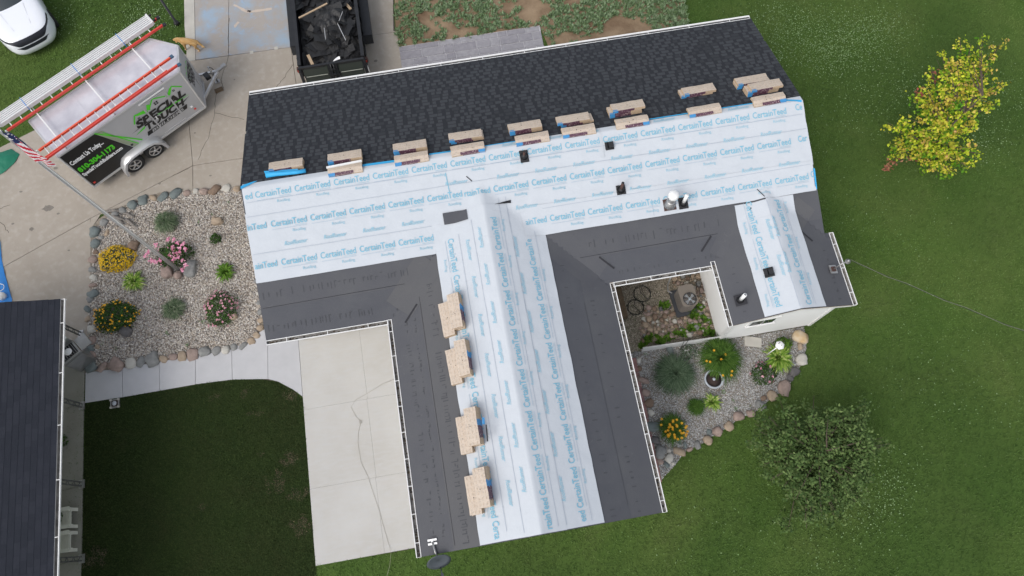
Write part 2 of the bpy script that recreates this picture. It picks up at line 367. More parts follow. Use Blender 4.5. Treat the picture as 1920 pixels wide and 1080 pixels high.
# ================================================================== GROUND
def shrink(poly, d):
    c = Vector((sum(p[0] for p in poly)/len(poly), sum(p[1] for p in poly)/len(poly)))
    out = []; n = len(poly)
    A = sum(poly[i][0]*poly[(i+1) % n][1]-poly[(i+1) % n][0]*poly[i][1] for i in range(n))
    if A < 0: poly = poly[::-1]
    for i in range(n):
        p0, p, p1 = Vector(poly[i-1][:2]), Vector(poly[i][:2]), Vector(poly[(i+1) % n][:2])
        e0 = (p-p0).normalized(); e1 = (p1-p).normalized(); n0 = Vector((-e0.y, e0.x)); n1 = Vector((-e1.y, e1.x))
        b = n0+n1
        b = b.normalized() if b.length > 1e-4 else n0
        out.append(tuple(p+b*d/max(.4, b.dot(n0))))
    return out
g = MB(); g.prism([(-90, -70), (110, -70), (110, 120), (-90, 120)], -.06, -.02, M_turf); struct('ground', g)
NWG = gp([(-260, 400), (0, 277), (60, 247), (350, 101), (346, 50), (340, -200), (-400, -250)])
LAWN2 = gp([(160, 757), (330, 729), (400, 716), (480, 710), (522, 717), (550, 732), (566, 748), (592, 1060), (595, 1140), (120, 1180), (155, 1047), (157, 907)])
DRIVE = gp([(340, -200), (346, 50), (350, 101), (60, 247), (0, 277), (-260, 400), (-300, 900), (110, 800), (161, 700), (170, 560), (165, 440), (190, 400), (300, 360), (470, 350), (520, 350), (700, 300), (757, 150), (745, 60), (740, 60), (733, -200)])
WALK = gp([(161, 699), (300, 678), (430, 655), (480, 643), (500, 618), (558, 600), (568, 745), (550, 731), (522, 716), (480, 709), (400, 715), (330, 728), (160, 756)])
PADX0, PADX1 = G(568, 745)[0], -2.05
PAD = gp([(556, 605), (568, 745), (592, 1060)]) + [tuple(G(781, 1028)[:2]), (-2.05, .1), (-2.05, 6.7), (-4.5, 6.7)]
BED1s = [(820,92,22,0),(768,88,28,4),(708,95,30,5),(655,105,28,3),(610,103,20,4),(565,113,24,3),(512,113,30,2),(445,132,32,2),(397,135,24,0),(345,150,33,2),(290,172,25,2),(240,200,24,1),(200,222,24,1),(143,262,28,1),(162,313,20,0),(100,308,34,2),(128,335,16,1),(100,370,30,2),(103,412,18,5),(90,450,28,3),(90,500,20,1),(90,540,20,4),(90,578,22,3),(92,622,28,2),(85,803,26,4),(80,860,26,3),(75,903,22,2),(112,890,14,0),(83,940,26,3),(82,993,32,2),(138,993,28,3),(208,983,45,3),(282,975,30,4),(335,968,24,1),(395,958,35,1),(448,953,22,0),(495,942,26,3),(543,938,22,0),(597,928,32,3),(658,915,32,1),(715,912,24,1),(762,905,26,4),(805,890,22,1),(850,885,24,1),(892,862,20,0),(920,832,22,0),(940,795,22,0),(943,757,20,0),(937,715,16,1),(930,668,14,1),(925,620,12,4),(915,560,12,1),(905,500,12,0),(75,650,18,1),(62,700,20,2),(65,750,20,0)]
c3 = lambda x, y: (140+x/2.7, 320+y/2.7)
BED1 = gp([c3(*p) for p in [(860, 90), (770, 85), (610, 100), (445, 128), (345, 148), (240, 195), (140, 260), (98, 310), (100, 370), (88, 450), (88, 540), (85, 640), (70, 760), (75, 860), (80, 1000), (210, 985), (395, 960), (600, 930), (760, 905), (850, 885), (920, 835), (945, 760), (1000, 700), (960, 300)]])
c4 = lambda x, y: (1130+x/2.842, 600+y/2.842)
BED2s = [(180,177,20,1),(192,215,21,4),(197,258,19,5),(215,320,30,3),(230,385,26,3),(247,442,26,5),(259,495,27,4),(265,568,36,2),(280,640,28,6),(307,705,34,1),(310,752,22,3),(340,770,18,2),(357,735,22,4),(375,765,14,4),(410,700,30,0),(355,697,16,4),(440,665,18,2),(465,688,18,3),(507,665,24,1),(473,650,14,1),(412,655,12,2),(560,637,28,0),(612,595,34,3),(568,595,18,2),(672,565,34,0),(727,512,32,3),(793,497,26,3),(845,455,30,1),(905,405,34,0),(970,360,44,3),(1018,275,36,6),(1000,310,22,6),(1062,208,38,4),(1055,140,20,0),(1055,92,44,7),(1015,225,14,1),(860,415,16,5),(318,835,9,4),(330,800,12,1)]
BED2 = [(6.95, 4.40), (4.55, 4.50), (3.25, 4.52), (3.25, 1.2)] + gp([c4(*p) for p in [(300, 880), (330, 830), (380, 780), (440, 700), (510, 670), (600, 610), (670, 570), (730, 520), (800, 500), (850, 460), (910, 405), (980, 365), (1030, 290), (1065, 220), (1085, 150), (1075, 60)]]) + [(9.6, 4.4)]
COURT = [(3.27, 6.7), (3.27, 4.55), (4.5, 4.52), (6.9, 4.45), (6.9, 6.7)]
WEED = gp([(735, -150), (742, 60), (748, 88), (1012, 48), (1030, 92), (1130, 85), (1290, 55), (1265, -150)])
PATIO = gp([(747, 88), (1012, 48), (1024, 110), (755, 150)])

gr = MB(); gr.prism(DRIVE, -.02, -.004, M_joint)
gr.prism(WALK, -.02, -.003, M_joint); gr.prism(PAD, -.02, -.002, M_joint)
struct('pavement_base', gr)
for nm, poly, m in (('gravel_bed_ground', BED1, M_gravel), ('side_bed_ground', BED2, M_gravel), ('court_ground', COURT, M_gravel), ('weedy_bed_soil', WEED, M_bed)):
    if nm == 'gravel_bed_ground': poly = shrink(poly, -.17)
    s_ = MB(); s_.prism(poly, -.03, .012 if nm == 'weedy_bed_soil' else .008, m); struct(nm, s_)
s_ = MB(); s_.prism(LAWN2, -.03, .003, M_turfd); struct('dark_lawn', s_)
s_ = MB(); s_.prism([(12.9, 8.9), (14.9, 8.8), (15.3, 9.3), (14.9, 9.7), (14.3, 9.6)], -.03, -.012, M_soil); 

# slabs: every slab between two joints is its own piece
def slabs(parent, name, polys, m, gap=.008, z=.02):
    for i, p in enumerate(polys):
        mm = m[i] if isinstance(m, list) else m
        b = MB(); b.prism(shrink(p, gap), -.015, z+.0007*(i % 3), mm); child(name, b, parent)
drv = empty_struct('driveway')
M_stain = mat('oil_stain', (.17, .15, .13), .9, var=(.24, .22, .19), vscale=12, vamt=.8)
sl = [[(343, -180), (362, -180), (367, 114), (351, 116), (346, 50)], [(362, -180), (430, -180), (429, 105), (367, 113)], [(430, -180), (520, -180), (546, 89), (429, 105)],
      [(520, -180), (735, -180), (738, 58), (745, 60), (546, 89)], [(546, 89), (745, 60), (757, 150), (700, 300), (575, 300)],
      [(351, 116), (546, 89), (575, 300), (458, 297), (362, 311), (353, 213)], [(362, 311), (458, 297), (520, 292), (520, 352), (362, 360)],
      [(60, 247), (351, 101), (351, 116), (353, 213), (362, 311), (170, 410), (0, 505), (-260, 640), (-260, 400), (0, 277)],
      [(362, 311), (362, 360), (300, 362), (190, 402), (170, 432), (170, 410)],
      [(0, 505), (170, 410), (172, 432), (171, 460), (171, 560), (168, 640), (60, 650), (-260, 700), (-260, 640)]]
slabs(drv, 'slab', [gp(s) for s in sl], [M_apron, M_concb, M_concb, M_conc, M_conc, M_conc, M_conc, M_conc, M_conc, M_conc])
def ribbon(mb, pts, wd, z, m):
    P = [Vector((*p[:2], z)) for p in pts]
    for i in range(len(P)-1):
        d = (P[i+1]-P[i]); n = Vector((-d.y, d.x, 0)).normalized()
        w0 = wd*(.6+.8*random.random()); mb.add([P[i]-n*w0/2, P[i+1]-n*wd/2, P[i+1]+n*wd/2, P[i]+n*w0/2], [(0, 1, 2, 3)], m)
def jag(pts, k=4, a=.04):
    out = []
    for i in range(len(pts)-1):
        for j in range(k):
            t = j/k; out.append((pts[i][0]*(1-t)+pts[i+1][0]*t+random.uniform(-a, a), pts[i][1]*(1-t)+pts[i+1][1]*t+random.uniform(-a, a)))
    return out+[pts[-1]]
b = MB()
for cr_ in ([(429, 105), (416, 150), (418, 165), (405, 180), (403, 215), (390, 260), (372, 300)], [(549, 123), (530, 150), (518, 165)], [(320, 333), (362, 311)], [(430, 35), (428, 100)], [(403, 212), (458, 225)], [(0, 392), (20, 385)], [(0, 415), (12, 430), (17, 437)]):
    ribbon(b, jag(gp(cr_), 5, .025), .014, .0245, M_crack)
child('crack', b, drv)
b = MB()
for cr_ in ([(437, 10), (470, 24), (510, 17)], [(440, 52), (448, 42)], [(470, 24), (466, 20)]): ribbon(b, jag(gp(cr_), 4, .03), .09, .0255, M_chalk)
for u, v in ((472, 99), (518, 91)): q = G(u, v); b.prism([(q.x-.06, q.y-.06), (q.x+.06, q.y-.06), (q.x+.06, q.y+.06), (q.x-.06, q.y+.06)], .02, .026, M_apron)
child('smear', b, drv)
b = MB()
for u, v, r_ in ((91, 391, .16), (105, 316, .07), (366, 250, .035), (110, 401, .05), (40, 360, .05), (215, 330, .05), (600, 120, .05), (705, 115, .07), (60, 430, .08), (130, 470, .04), (25, 420, .05), (480, 210, .03), (300, 345, .05), (440, 150, .03), (395, 330, .04)):
    q = G(u, v); n_ = 14; ph = random.uniform(0, 6); b.add([(q.x+r_*(1+.5*math.sin(k*1.9+ph)*random.random())*math.cos(k*6.283/n_), q.y+.7*r_*(1+.5*math.sin(k*2.7+ph)*random.random())*math.sin(k*6.283/n_), .0262) for k in range(n_)], [tuple(range(n_))], M_stain)
child('oil_stain', b, drv, kind='stuff')
wk = empty_struct('sidewalk')
wx = [(161, 699, 160, 756), (230, 690, 231, 745), (299, 678, 300, 733), (367, 667, 367, 721), (435, 655, 436, 712), (502, 614, 503, 711)]
polys = [gp([(a, b_), (wx[i+1][0], wx[i+1][1]), (wx[i+1][2], wx[i+1][3]), (c, d)]) for i, (a, b_, c, d) in enumerate(wx[:-1])]
polys.append(gp([(502, 614), (557, 600), (568, 744), (550, 731), (522, 716), (503, 711)]))
slabs(wk, 'slab', polys, M_walk, .006, .024)
pd = empty_struct('garage_pad')
a0, a1 = G(568, 745), G(592, 1060); TL = G(556, 605)
xs0 = [TL[0], G(676, 640)[0], -2.05]
yc = [6.69, G(650, 755)[1], G(650, 905)[1], G(680, 1045)[1]]
xl = lambda y: a1[0]+(a0[0]-a1[0])*(y-a1[1])/(a0[1]-a1[1])
polys = []
for j in range(3):
    ya, yb_ = yc[j], yc[j+1]
    polys.append([(xl(ya), ya), (xs0[1], ya), (xs0[1]+.02, yb_), (xl(yb_), yb_)]); polys.append([(xs0[1], ya), (-2.06, ya), (-2.06, yb_), (xs0[1]+.02, yb_)])
slabs(pd, 'slab', polys, M_pad, .0022, .016)
pc = empty_struct('porch_slab')
ex = lambda v: G({0: 161, 1: 160, 2: 157, 3: 156, 4: 154}[v], [640, 770, 793+0, 907, 1150][v])
PE = [G(163, 640), G(160, 757), G(158, 910), G(156, 1047), G(152, 1200)]
polys = [[(PE[i].x-.03, PE[i].y), (PE[i+1].x-.03, PE[i+1].y), (-14.5, PE[i+1].y-.2), (-14.5, PE[i].y-.2 if i else PE[i].y)] for i in range(4)]
slabs(pc, 'slab', polys, M_porch, .006, .03)

# stamped stone patio strip
pt = empty_struct('patio_strip')
b = MB(); P0 = [Vector(p) for p in PATIO]; b.prism(PATIO, -.02, .006, M_grout); child('mortar', b, pt)
ux = (P0[1]-P0[0]).normalized(); uy = Vector((ux.y, -ux.x)); Lx = (P0[1]-P0[0]).length
y_ = .015; row = 0
while y_ < 1.45:
    h_ = [.22, .34, .26, .30, .22, .3][row % 6]; x_ = .0-random.random()*.3
    while x_ < Lx:
        w_ = random.choice([.34, .5, .66, .8]); x0, x1 = max(x_, .01), min(x_+w_, Lx-.01)
        if x1-x0 > .06:
            q = [P0[0]+ux*a+uy*c for a, c in ((x0+.012, y_+.012), (x1-.012, y_+.012), (x1-.012, y_+h_-.012), (x0+.012, y_+h_-.012))]
            b = MB(); b.prism([tuple(v) for v in q], 0, .022+random.random()*.008, random.choice(M_stamp)); child('stone', b, pt)
        x_ += w_
    y_ += h_; row += 1

# ------------------------------------------------------------------ grass
def blades(N, x0, x1, y0, y1, mask, L_=(.04, .085), wd=.011, z=0.0):
    P = np.stack([rng.uniform(x0, x1, N), rng.uniform(y0, y1, N)], 1); P = P[mask(P)]; n = len(P)
    a = rng.uniform(0, 2*np.pi, n); ln = rng.uniform(L_[0], L_[1], n); tilt = rng.uniform(.35, 1.35, n)
    d = np.stack([np.cos(a)*np.sin(tilt), np.sin(a)*np.sin(tilt), np.cos(tilt)], 1)*ln[:, None]
    s_ = np.stack([-np.sin(a), np.cos(a), np.zeros(n)], 1)*(wd*rng.uniform(.6, 1.5, n))[:, None]
    B = np.concatenate([P, np.full((n, 1), z)], 1)
    return np.stack([B-s_, B+s_, B+d], 1), P
EXC = [DRIVE, WALK, PAD, BED1, BED2, WEED, PATIO, [(xW, yS+.3), (xE, yS+.3), (xE, yN), (xW, yN)], [(xa, 0), (xb-.1, 0), (xb-.1, 7), (xa, 7)], [(xc, yR+.2), (xd, yR+.2), (xd, 7), (xc, 7)],
       LAWN2, shrink(BED1, -.2), [(-16, -3), (-12.5, -3), (-12.55, 8.8), (-16, 8.8)]]
def lawn_mask(P):
    m = np.ones(len(P), bool)
    for e in EXC: m &= ~inpoly(P, e)
    m &= (P[:, 1] < 9+.55*(P[:, 0]+16)+14)
    return m
V, P = blades(620000, -17, 23, -5.5, 25, lawn_mask)
struct('grass', npmesh('grass', V, 3, [M_blade]), 'stuff', 'green lawn grass around the house')
PATCH = [(545, 860, .3, .25), (520, 905, .3, .3), (560, 925, .35, .2), (480, 775, .2, .08), (460, 738, .15, .15), (400, 745, .18, .1), (545, 740, .28, .22), (170, 1050, .4, .35), (185, 1035, .3, .2), (490, 850, .12, .1), (565, 985, .3, .3), (380, 950, .2, .1)]
PC = [(G(u, v), a, c) for u, v, a, c in PATCH]
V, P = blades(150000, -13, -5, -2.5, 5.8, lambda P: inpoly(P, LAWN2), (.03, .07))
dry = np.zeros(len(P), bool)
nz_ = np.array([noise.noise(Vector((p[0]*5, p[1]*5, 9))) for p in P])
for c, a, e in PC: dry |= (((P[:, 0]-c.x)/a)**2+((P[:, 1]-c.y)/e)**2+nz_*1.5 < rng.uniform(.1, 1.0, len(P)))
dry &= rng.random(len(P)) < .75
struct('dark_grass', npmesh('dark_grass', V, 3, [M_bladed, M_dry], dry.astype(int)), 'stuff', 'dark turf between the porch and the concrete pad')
# clover and weeds in the lawn
cl = []
for u, v, r, n in [(1480, 60, 1.6, 1500), (1570, 90, 1.2, 1000), (1640, 60, 1.3, 900), (1700, 170, 1, 300), (1620, 200, 1.2, 260), (1880, 180, 1.4, 350), (1850, 260, 1, 300), (1500, 260, 1.5, 160), (1650, 420, 2, 160), (1660, 900, 1, 240), (1640, 960, .9, 180), (1760, 700, 2.5, 260), (250, 60, 1.6, 800), (200, 120, 1.3, 500), (130, 40, 1, 260), (1560, 1000, 1.5, 160), (1350, 1000, 2, 120), (280, 30, 1, 400)]:
    c = G(u, v); q = rng.normal(0, r*.55, (n, 2))+np.array([c.x, c.y]); cl.append(q)
cl = np.concatenate(cl); cl = cl[lawn_mask(cl)]; n = len(cl); s_ = rng.uniform(.008, .02, n); zz = rng.uniform(.03, .07, n); a = rng.uniform(0, 6.3, n)
V = np.stack([np.stack([cl[:, 0]+np.cos(a+k*1.571)*s_, cl[:, 1]+np.sin(a+k*1.571)*s_, zz+rng.uniform(-.01, .01, n)], 1) for k in range(4)], 1)
struct('clover', npmesh('clover', V, 4, [M_clover]), 'stuff', 'pale clover flecks scattered in the lawn')
# weeds on the soil bed, thin in sandy places
def tufts(cent, nb, ln, wd, mats, mi=None, z=.01, tilt=(.3, 1.3), rad=.02):
    n = len(cent)*nb; C_ = np.repeat(cent, nb, 0); L0 = np.repeat(ln, nb)*rng.uniform(.6, 1.1, n); a = rng.uniform(0, 6.283, n); t = rng.uniform(tilt[0], tilt[1], n)
    B = np.concatenate([C_+rng.normal(0, rad, (n, 2)), np.full((n, 1), z)], 1); d = np.stack([np.cos(a)*np.sin(t), np.sin(a)*np.sin(t), np.cos(t)], 1)*L0[:, None]
    s_ = np.stack([-np.sin(a), np.cos(a), np.zeros(n)], 1)*wd*L0[:, None]; mid = B+d*.5
    return np.stack([B, mid+s_, B+d, mid-s_], 1)
P = np.stack([rng.uniform(-3.2, 9, 14000), rng.uniform(14, 22, 14000)], 1); P = P[inpoly(P, WEED)]
nv = np.array([noise.noise(Vector((p[0]*.55, p[1]*.55, 3.1)))*.6+noise.noise(Vector((p[0]*2.4, p[1]*2.4, 7.1)))*.7 for p in P]); right = P[:, 0] > G(1030, 60).x
nw = np.array([noise.noise(Vector((p[0]*2, p[1]*2, 1.1))) for p in P])*.9+1; keep = np.where(right, nv > -.9, nv > -.30+.5*rng.random(len(P)))
for u, v, a, e_ in ((1170, 55, .85, .5), (1110, 74, .6, .28), (1000, 22, .5, .7), (1060, 75, .5, .3), (1075, 0, .4, .3)):
    c = G(u, v); keep &= ~(((P[:, 0]-c.x)/a)**2+((P[:, 1]-c.y)/e_)**2 < nw**2*rng.uniform(.7, 1.25, len(P)))
P = P[keep]; V = tufts(P, 14, rng.uniform(.06, .17, len(P)), .16, None)
struct('weeds', npmesh('weeds', V, 4, [M_weed]), 'stuff', 'low weeds covering the soil bed')

# ------------------------------------------------------------------ gravel
def octs(P, z, s, flat=.6):
    n = len(P); r = rng.uniform(.6, 1.4, (n, 6))*s[:, None]; a = rng.uniform(0, 6.283, n)
    base = np.array([[1, 0, 0], [0, 1, 0], [-1, 0, 0], [0, -1, 0], [0, 0, 1], [0, 0, -1]], float)
    V = base[None]*r[:, :, None]; V[:, :, 2] *= flat; V[:, 4, 0] += rng.uniform(-.4, .4, n)*s; V[:, 4, 1] += rng.uniform(-.4, .4, n)*s
    ca, sa = np.cos(a)[:, None], np.sin(a)[:, None]; X = V[:, :, 0]*ca-V[:, :, 1]*sa; Y = V[:, :, 0]*sa+V[:, :, 1]*ca
    V = np.stack([X+P[:, 0:1], Y+P[:, 1:2], V[:, :, 2]+z[:, None]], 2)
    F = np.array([[0, 1, 4], [1, 2, 4], [2, 3, 4], [3, 0, 4], [1, 0, 5], [2, 1, 5], [3, 2, 5], [0, 3, 5]])
    return V.reshape(-1, 3), (F[None]+np.arange(n)[:, None, None]*6).reshape(-1, 3)
def gravel(name, poly, n, size, m, label, z=.012, ex=None, bump=.02):
    pa = np.array([p[:2] for p in poly]); lo, hi = pa.min(0), pa.max(0)
    P = rng.uniform(lo, hi, (n, 2)); P = P[inpoly(P, poly)]
    if ex is not None: P = P[~ex(P)]
    V, F = octs(P, z+rng.uniform(0, bump, len(P)), rng.uniform(size[0], size[1], len(P)))
    struct(name, indexmesh(name, V, F, [m]), 'stuff', label)
gravel('gravel', BED1, 62000, (.010, .036), M_peb, 'mixed tan and white gravel in the flower bed by the drive')
gravel('grey_gravel', BED2, 60000, (.008, .02), M_pebg, 'fine grey gravel in the flower bed beside the garage')
RC = gp([(1180+74, 516), (1311, 513), (1342, 624), (1204, 641), (1200, 616), (1212, 570), (1255, 582), (1264, 528)])
gravel('brown_gravel', COURT, 38000, (.008, .02), M_pebb, 'dull brown gravel in the small court')

def rockmesh(seed, sub=2, flat=.6, ang=.42):
    import bmesh
    bm = bmesh.new(); bmesh.ops.create_icosphere(bm, subdivisions=sub, radius=1); rs = random.Random(seed); off = Vector((rs.uniform(0, 99),)*3)
    e = [rs.uniform(.75, 1.0) for _ in range(2)]
    for v in bm.verts:
        p = v.co.copy(); q = Vector((abs(p.x)**.8*math.copysign(1, p.x), abs(p.y)**.8*math.copysign(1, p.y), abs(p.z)**.7*math.copysign(1, p.z)))
        v.co = Vector((q.x*e[0], q.y*e[1], q.z*flat))*(1+ang*noise.noise(p*1.3+off)+.18*noise.noise(p*2.7+off))
    me = bpy.data.meshes.new('stone'); bm.to_mesh(me); bm.free()
    for p in me.polygons: p.use_smooth = True
    return me
ROCKS = {}
def rock(m, k, sub=2):
    if (m.name, k, sub) not in ROCKS:
        me = rockmesh(k*13+sub, sub); me.materials.append(m); ROCKS[(m.name, k, sub)] = me
    return ROCKS[(m.name, k, sub)]
def rockM(x, y, z, sx, sy, sz): return Matrix.Translation((x, y, z)) @ Matrix.Rotation(random.uniform(0, 6.28), 4, 'Z') @ Matrix.Diagonal((sx, sy, sz, 1))
def border(label, lst, cv, loc, sc_):
    e = thing('stone_border', label, 'stone border', loc)
    for x, y, r, ci in lst:
        c = G(*cv(x, y), .06); rr = r*sc_*random.uniform(.85, 1.04)
        m = M_orangerock if ci == 7 else STONE[ci]
        child('stone', rock(m, random.randrange(9)), e, rockM(c.x, c.y, rr*.22, rr*random.uniform(.98, 1.25), rr*random.uniform(.78, 1.0), rr*random.uniform(.7, 1.0)))
    return e
border('curved border of rounded fieldstones around the gravel flower bed between driveway and sidewalk', BED1s, c3, (-9.5, 6.6, 0), .0063*1.02)
border('border of mixed fieldstones and boulders around the grey gravel bed beside the garage wing', BED2s, c4, (6, 1, 0), .0056*1.02)
for x, y, rx, ry, m, lab in [(722, 255, .24, .17, STONE[0], 'tan angular rock lying alone in gravel near the house corner'), (300, 378, .21, .15, STONE[5], 'brown rounded rock beside the yellow flower mound'),
        (465, 515, .25, .20, STONE[3], 'pinkish grey boulder left of the flagpole foot'), (523, 530, .15, .15, STONE[3], 'small pinkish stone between the two boulders at the flagpole foot'),
        (588, 495, .27, .24, STONE[1], 'large tan grey boulder right of the flagpole foot'), (258, 812, .27, .17, STONE[6], 'dark grey flat boulder under the orange flowering bush'), (805, 738, .15, .13, STONE[0], 'tan rock half hidden by the mauve coneflowers')]:
    c = G(*c3(x, y), .1); solo('boulder', rock(m, random.randrange(5), 3), lab, 'boulder', M=rockM(c.x, c.y, .09, rx, ry, .2))
# driftwood pieces
b = MB()
for i in range(7):
    c = G(*c3(230+random.uniform(-45, 60), 240+random.uniform(-35, 40)), .08); a = random.uniform(-.9, .2); L_ = random.uniform(.15, .35); d = Vector((math.cos(a), math.sin(a), random.uniform(-.1, .25)))*L_
    b.tube([c-d, c-d*.3+Vector((.02, .02, .03)), c+d*.4, c+d], [.02, .05, .045, .012], M_drift, 6)
solo('driftwood', b, 'heap of weathered grey driftwood at the upper left of the gravel bed', 'driftwood')
# red pavers beside the garage wing
b0 = empty_struct('paver_edging')
pA, pB = G(*c4(158, 205)), G(*c4(296, 870)); n_ = 8; d = (pB-pA)/n_; q = Vector((-d.y, d.x, 0)).normalized()
for i in range(n_):
    b = MB(); o = pA+d*i; poly = [o+q*.10, o+q*-.14, o+d*.96-q*.14, o+d*.96+q*.10]; b.prism([tuple(p[:2]) for p in poly], 0, .05+.006*(i % 2), M_brick[i % 3]); child('paver', b, b0)
# cobbles in the court
cb = empty_struct('court_cobbles')
pa = np.array(RC); n_ = 0; tries = 0; placed = []
while n_ < 290 and tries < 9000:
    tries += 1; p = np.array([[random.uniform(pa[:, 0].min(), pa[:, 0].max()), random.uniform(pa[:, 1].min(), pa[:, 1].max())]])
    if not inpoly(p, RC)[0] or (5.75 < p[0, 0] < 6.55 and 5.3 < p[0, 1] < 6.3): continue
    s_ = random.choice([.045, .055, .06, .075, .09]) if n_ > 40 else random.uniform(.09, .12)
    if any((p[0, 0]-q[0])**2+(p[0, 1]-q[1])**2 < (.72*(s_+q[2]))**2 for q in placed): continue
    placed.append((p[0, 0], p[0, 1], s_)); n_ += 1
    m = random.choices(STONE, [5, 1.2, 1, 5, 2, 5, 1])[0]
    child('stone', rock(m, random.randrange(3)), cb, rockM(p[0, 0], p[0, 1], .02+s_*.3, s_, s_*random.uniform(.7, 1), s_*.8))

# ------------------------------------------------------------------ plants
def leafquads(C_, N_, size, asp=.5, droop=.25):
    """diamond leaves; C_ centres, N_ outward directions"""
    n = len(C_); r = rng.normal(0, 1, (n, 3)); t = r-N_*(r*N_).sum(1)[:, None]; t /= np.linalg.norm(t, axis=1)[:, None]+1e-9; s_ = np.cross(N_, t)
    L_ = size*rng.uniform(.6, 1.3, n)[:, None]; up = N_*L_*droop
    return np.stack([C_-t*L_*.5, C_+s_*L_*asp*.5+up, C_+t*L_*.5-up*.6, C_-s_*L_*asp*.5+up], 1)
def dome(n, rx, ry, rz, inner=.55, jit=.12):
    a = rng.uniform(0, 6.283, n); u = rng.uniform(0.02, 1, n); ph = np.arccos(u); rr = rng.uniform(inner, 1, n)**.6
    lump = 1+jit*.6*np.sin(a*3+1.3+ph*3)*np.sin(ph*4)+jit*.35*np.sin(a*5+.4)+rng.normal(0, .035, n)
    N_ = np.stack([np.cos(a)*np.sin(ph), np.sin(a)*np.sin(ph), np.cos(ph)], 1)
    C_ = N_*np.array([rx, ry, rz])*(rr*lump)[:, None]
    N_ = N_+rng.normal(0, .45, (n, 3)); N_ /= np.linalg.norm(N_, axis=1)[:, None]
    return C_, N_
def plant_bush(name, label, x, y, rx, ry, rz, leaf, n=900, ls=.06, flower=None, nf=120, fs=.04, cat='bush', z=.0, group=None, side=0, asp=.5):
    e = thing(name, label, cat, (x, y, z))
    C_, N_ = dome(n, rx, ry, rz); V = leafquads(C_, N_, ls, asp)+np.array([x, y, z+.03]); child('foliage', npmesh('foliage', V, 4, [leaf]), e)
    b = MB()
    for k in range(9):
        a = k*.7; b.tube([(x, y, z), (x+math.cos(a)*rx*.35, y+math.sin(a)*ry*.35, z+rz*.5), (x+math.cos(a)*rx*.7, y+math.sin(a)*ry*.7, z+rz*.72)], [.012, .008, .004], M_bark, 4)
    child('stem', b, e)
    if flower:
        C_, N_ = dome(nf, rx*1.05, ry*1.05, rz*1.1, .93); N_[:, 2] = abs(N_[:, 2])+.6; N_ /= np.linalg.norm(N_, axis=1)[:, None]
        out = []
        k = 6
        for j in range(k):
            a = 2*math.pi*j/k; r0 = np.array([math.cos(a), math.sin(a), 0]); t = r0[None]-N_*(N_@r0)[:, None]; s_ = np.cross(N_, t); L_ = fs*rng.uniform(.7, 1.2, nf)[:, None]*.55
            out.append(np.stack([C_, C_+t*L_*.6+s_*L_*.4, C_+t*L_+N_*L_*.1, C_+t*L_*.6-s_*L_*.4], 1))
        V = np.concatenate(out)+np.array([x, y, z+.04]); child('flowers', npmesh('flowers', V, 4, [flower]), e, kind='stuff')
    return e
def plant_tuft(name, label, x, y, r, h, leaf, n=260, wd=.012, cat='grass clump', flower=None, nf=10, fs=.07, ry=None):
    if wd < .02: n = int(n*2.2); wd *= .62
    e = thing(name, label, cat, (x, y, 0)); ry = ry or r
    a = rng.uniform(0, 6.283, n); t = rng.uniform(.0, 1, n)**.8*rng.uniform(.75, 1.08, n); hh = h*rng.uniform(.7, 1.1, n)*(1-.35*t)
    dirx, diry = np.cos(a), np.sin(a); V = []; seg = 4; bx, by = dirx*.06*t, diry*.06*t
    pts = []
    for k in range(seg+1):
        s_ = k/seg; rad = t*s_**1.1; zz = hh*(np.sin(s_*math.pi*(.5+.32*t)))
        pts.append(np.stack([x+bx+dirx*r*rad, y+by+diry*ry*rad, .02+zz], 1))
    sd_ = np.stack([-diry, dirx, np.zeros(n)], 1)
    verts = []; 
    for k in range(seg+1):
        w_ = wd*(1-.85*(k/seg)**2); verts.append(pts[k]-sd_*w_); verts.append(pts[k]+sd_*w_)
    A = np.stack(verts, 1).reshape(-1, 3); F = []
    F0 = np.array([[2*k, 2*k+1, 2*k+3, 2*k+2] for k in range(seg)]); F = (F0[None]+np.arange(n)[:, None, None]*(2*seg+2)).reshape(-1, 4)
    child('foliage', indexmesh('foliage', A, F, [leaf]), e)
    if wd < .02:                                          # short blades fill the heart of the clump
        C_, N_ = dome(n, r*.80, ry*.80, h*.92, .3); V = leafquads(C_, N_*np.array([.4, .4, 1.2]), .15, .11)+np.array([x, y, .03]); child('inner_blades', npmesh('inner_blades', V, 4, [leaf]), e)
    if flower:
        b = MB()
        for k in range(nf):
            a_ = random.uniform(0, 6.28); rr = random.uniform(.1, .85)*r; c = Vector((x+math.cos(a_)*rr, y+math.sin(a_)*rr*ry/r, h*random.uniform(.95, 1.15)))
            b.tube([(x+math.cos(a_)*rr*.3, y+math.sin(a_)*rr*.3, .1), c], .004, leaf, 4)
            for j in range(6):
                q = a_+j*1.047; d_ = Vector((math.cos(q), math.sin(q), .35))*fs*.6; s2 = Vector((-math.sin(q), math.cos(q), 0))*fs*.17
                b.add([c, c+d_*.6+s2, c+d_, c+d_*.6-s2], [(0, 1, 2, 3)], flower)
        child('flowers', b, e, kind='stuff')
    return e
u1 = .0061
def B1(x, y, z=.15): c = G(*c3(x, y), z); return c.x, c.y
def B2(x, y, z=.15): c = G(*c4(x, y), z); return c.x, c.y
plant_tuft('grass_clump', 'blue green variegated ornamental grass clump at the top of the gravel bed', *B1(465, 262), .44, .4, L_vary, 420, .013)
plant_bush('flower_mound', 'low mound solid with yellow flowers at the left of the gravel bed', *B1(208, 443), .56, .43, .34, L_bush, 1500, .045, F_yel, 1000, .042, 'flowers')
plant_bush('rose_bush', 'rose bush with large pink blooms around the flagpole foot', *B1(505, 425), .60, .44, .45, L_bush, 1500, .065, F_pink, 10, .05)
e = [o for o in bpy.data.objects if o.name == 'rose_bush'][0]
b = MB()
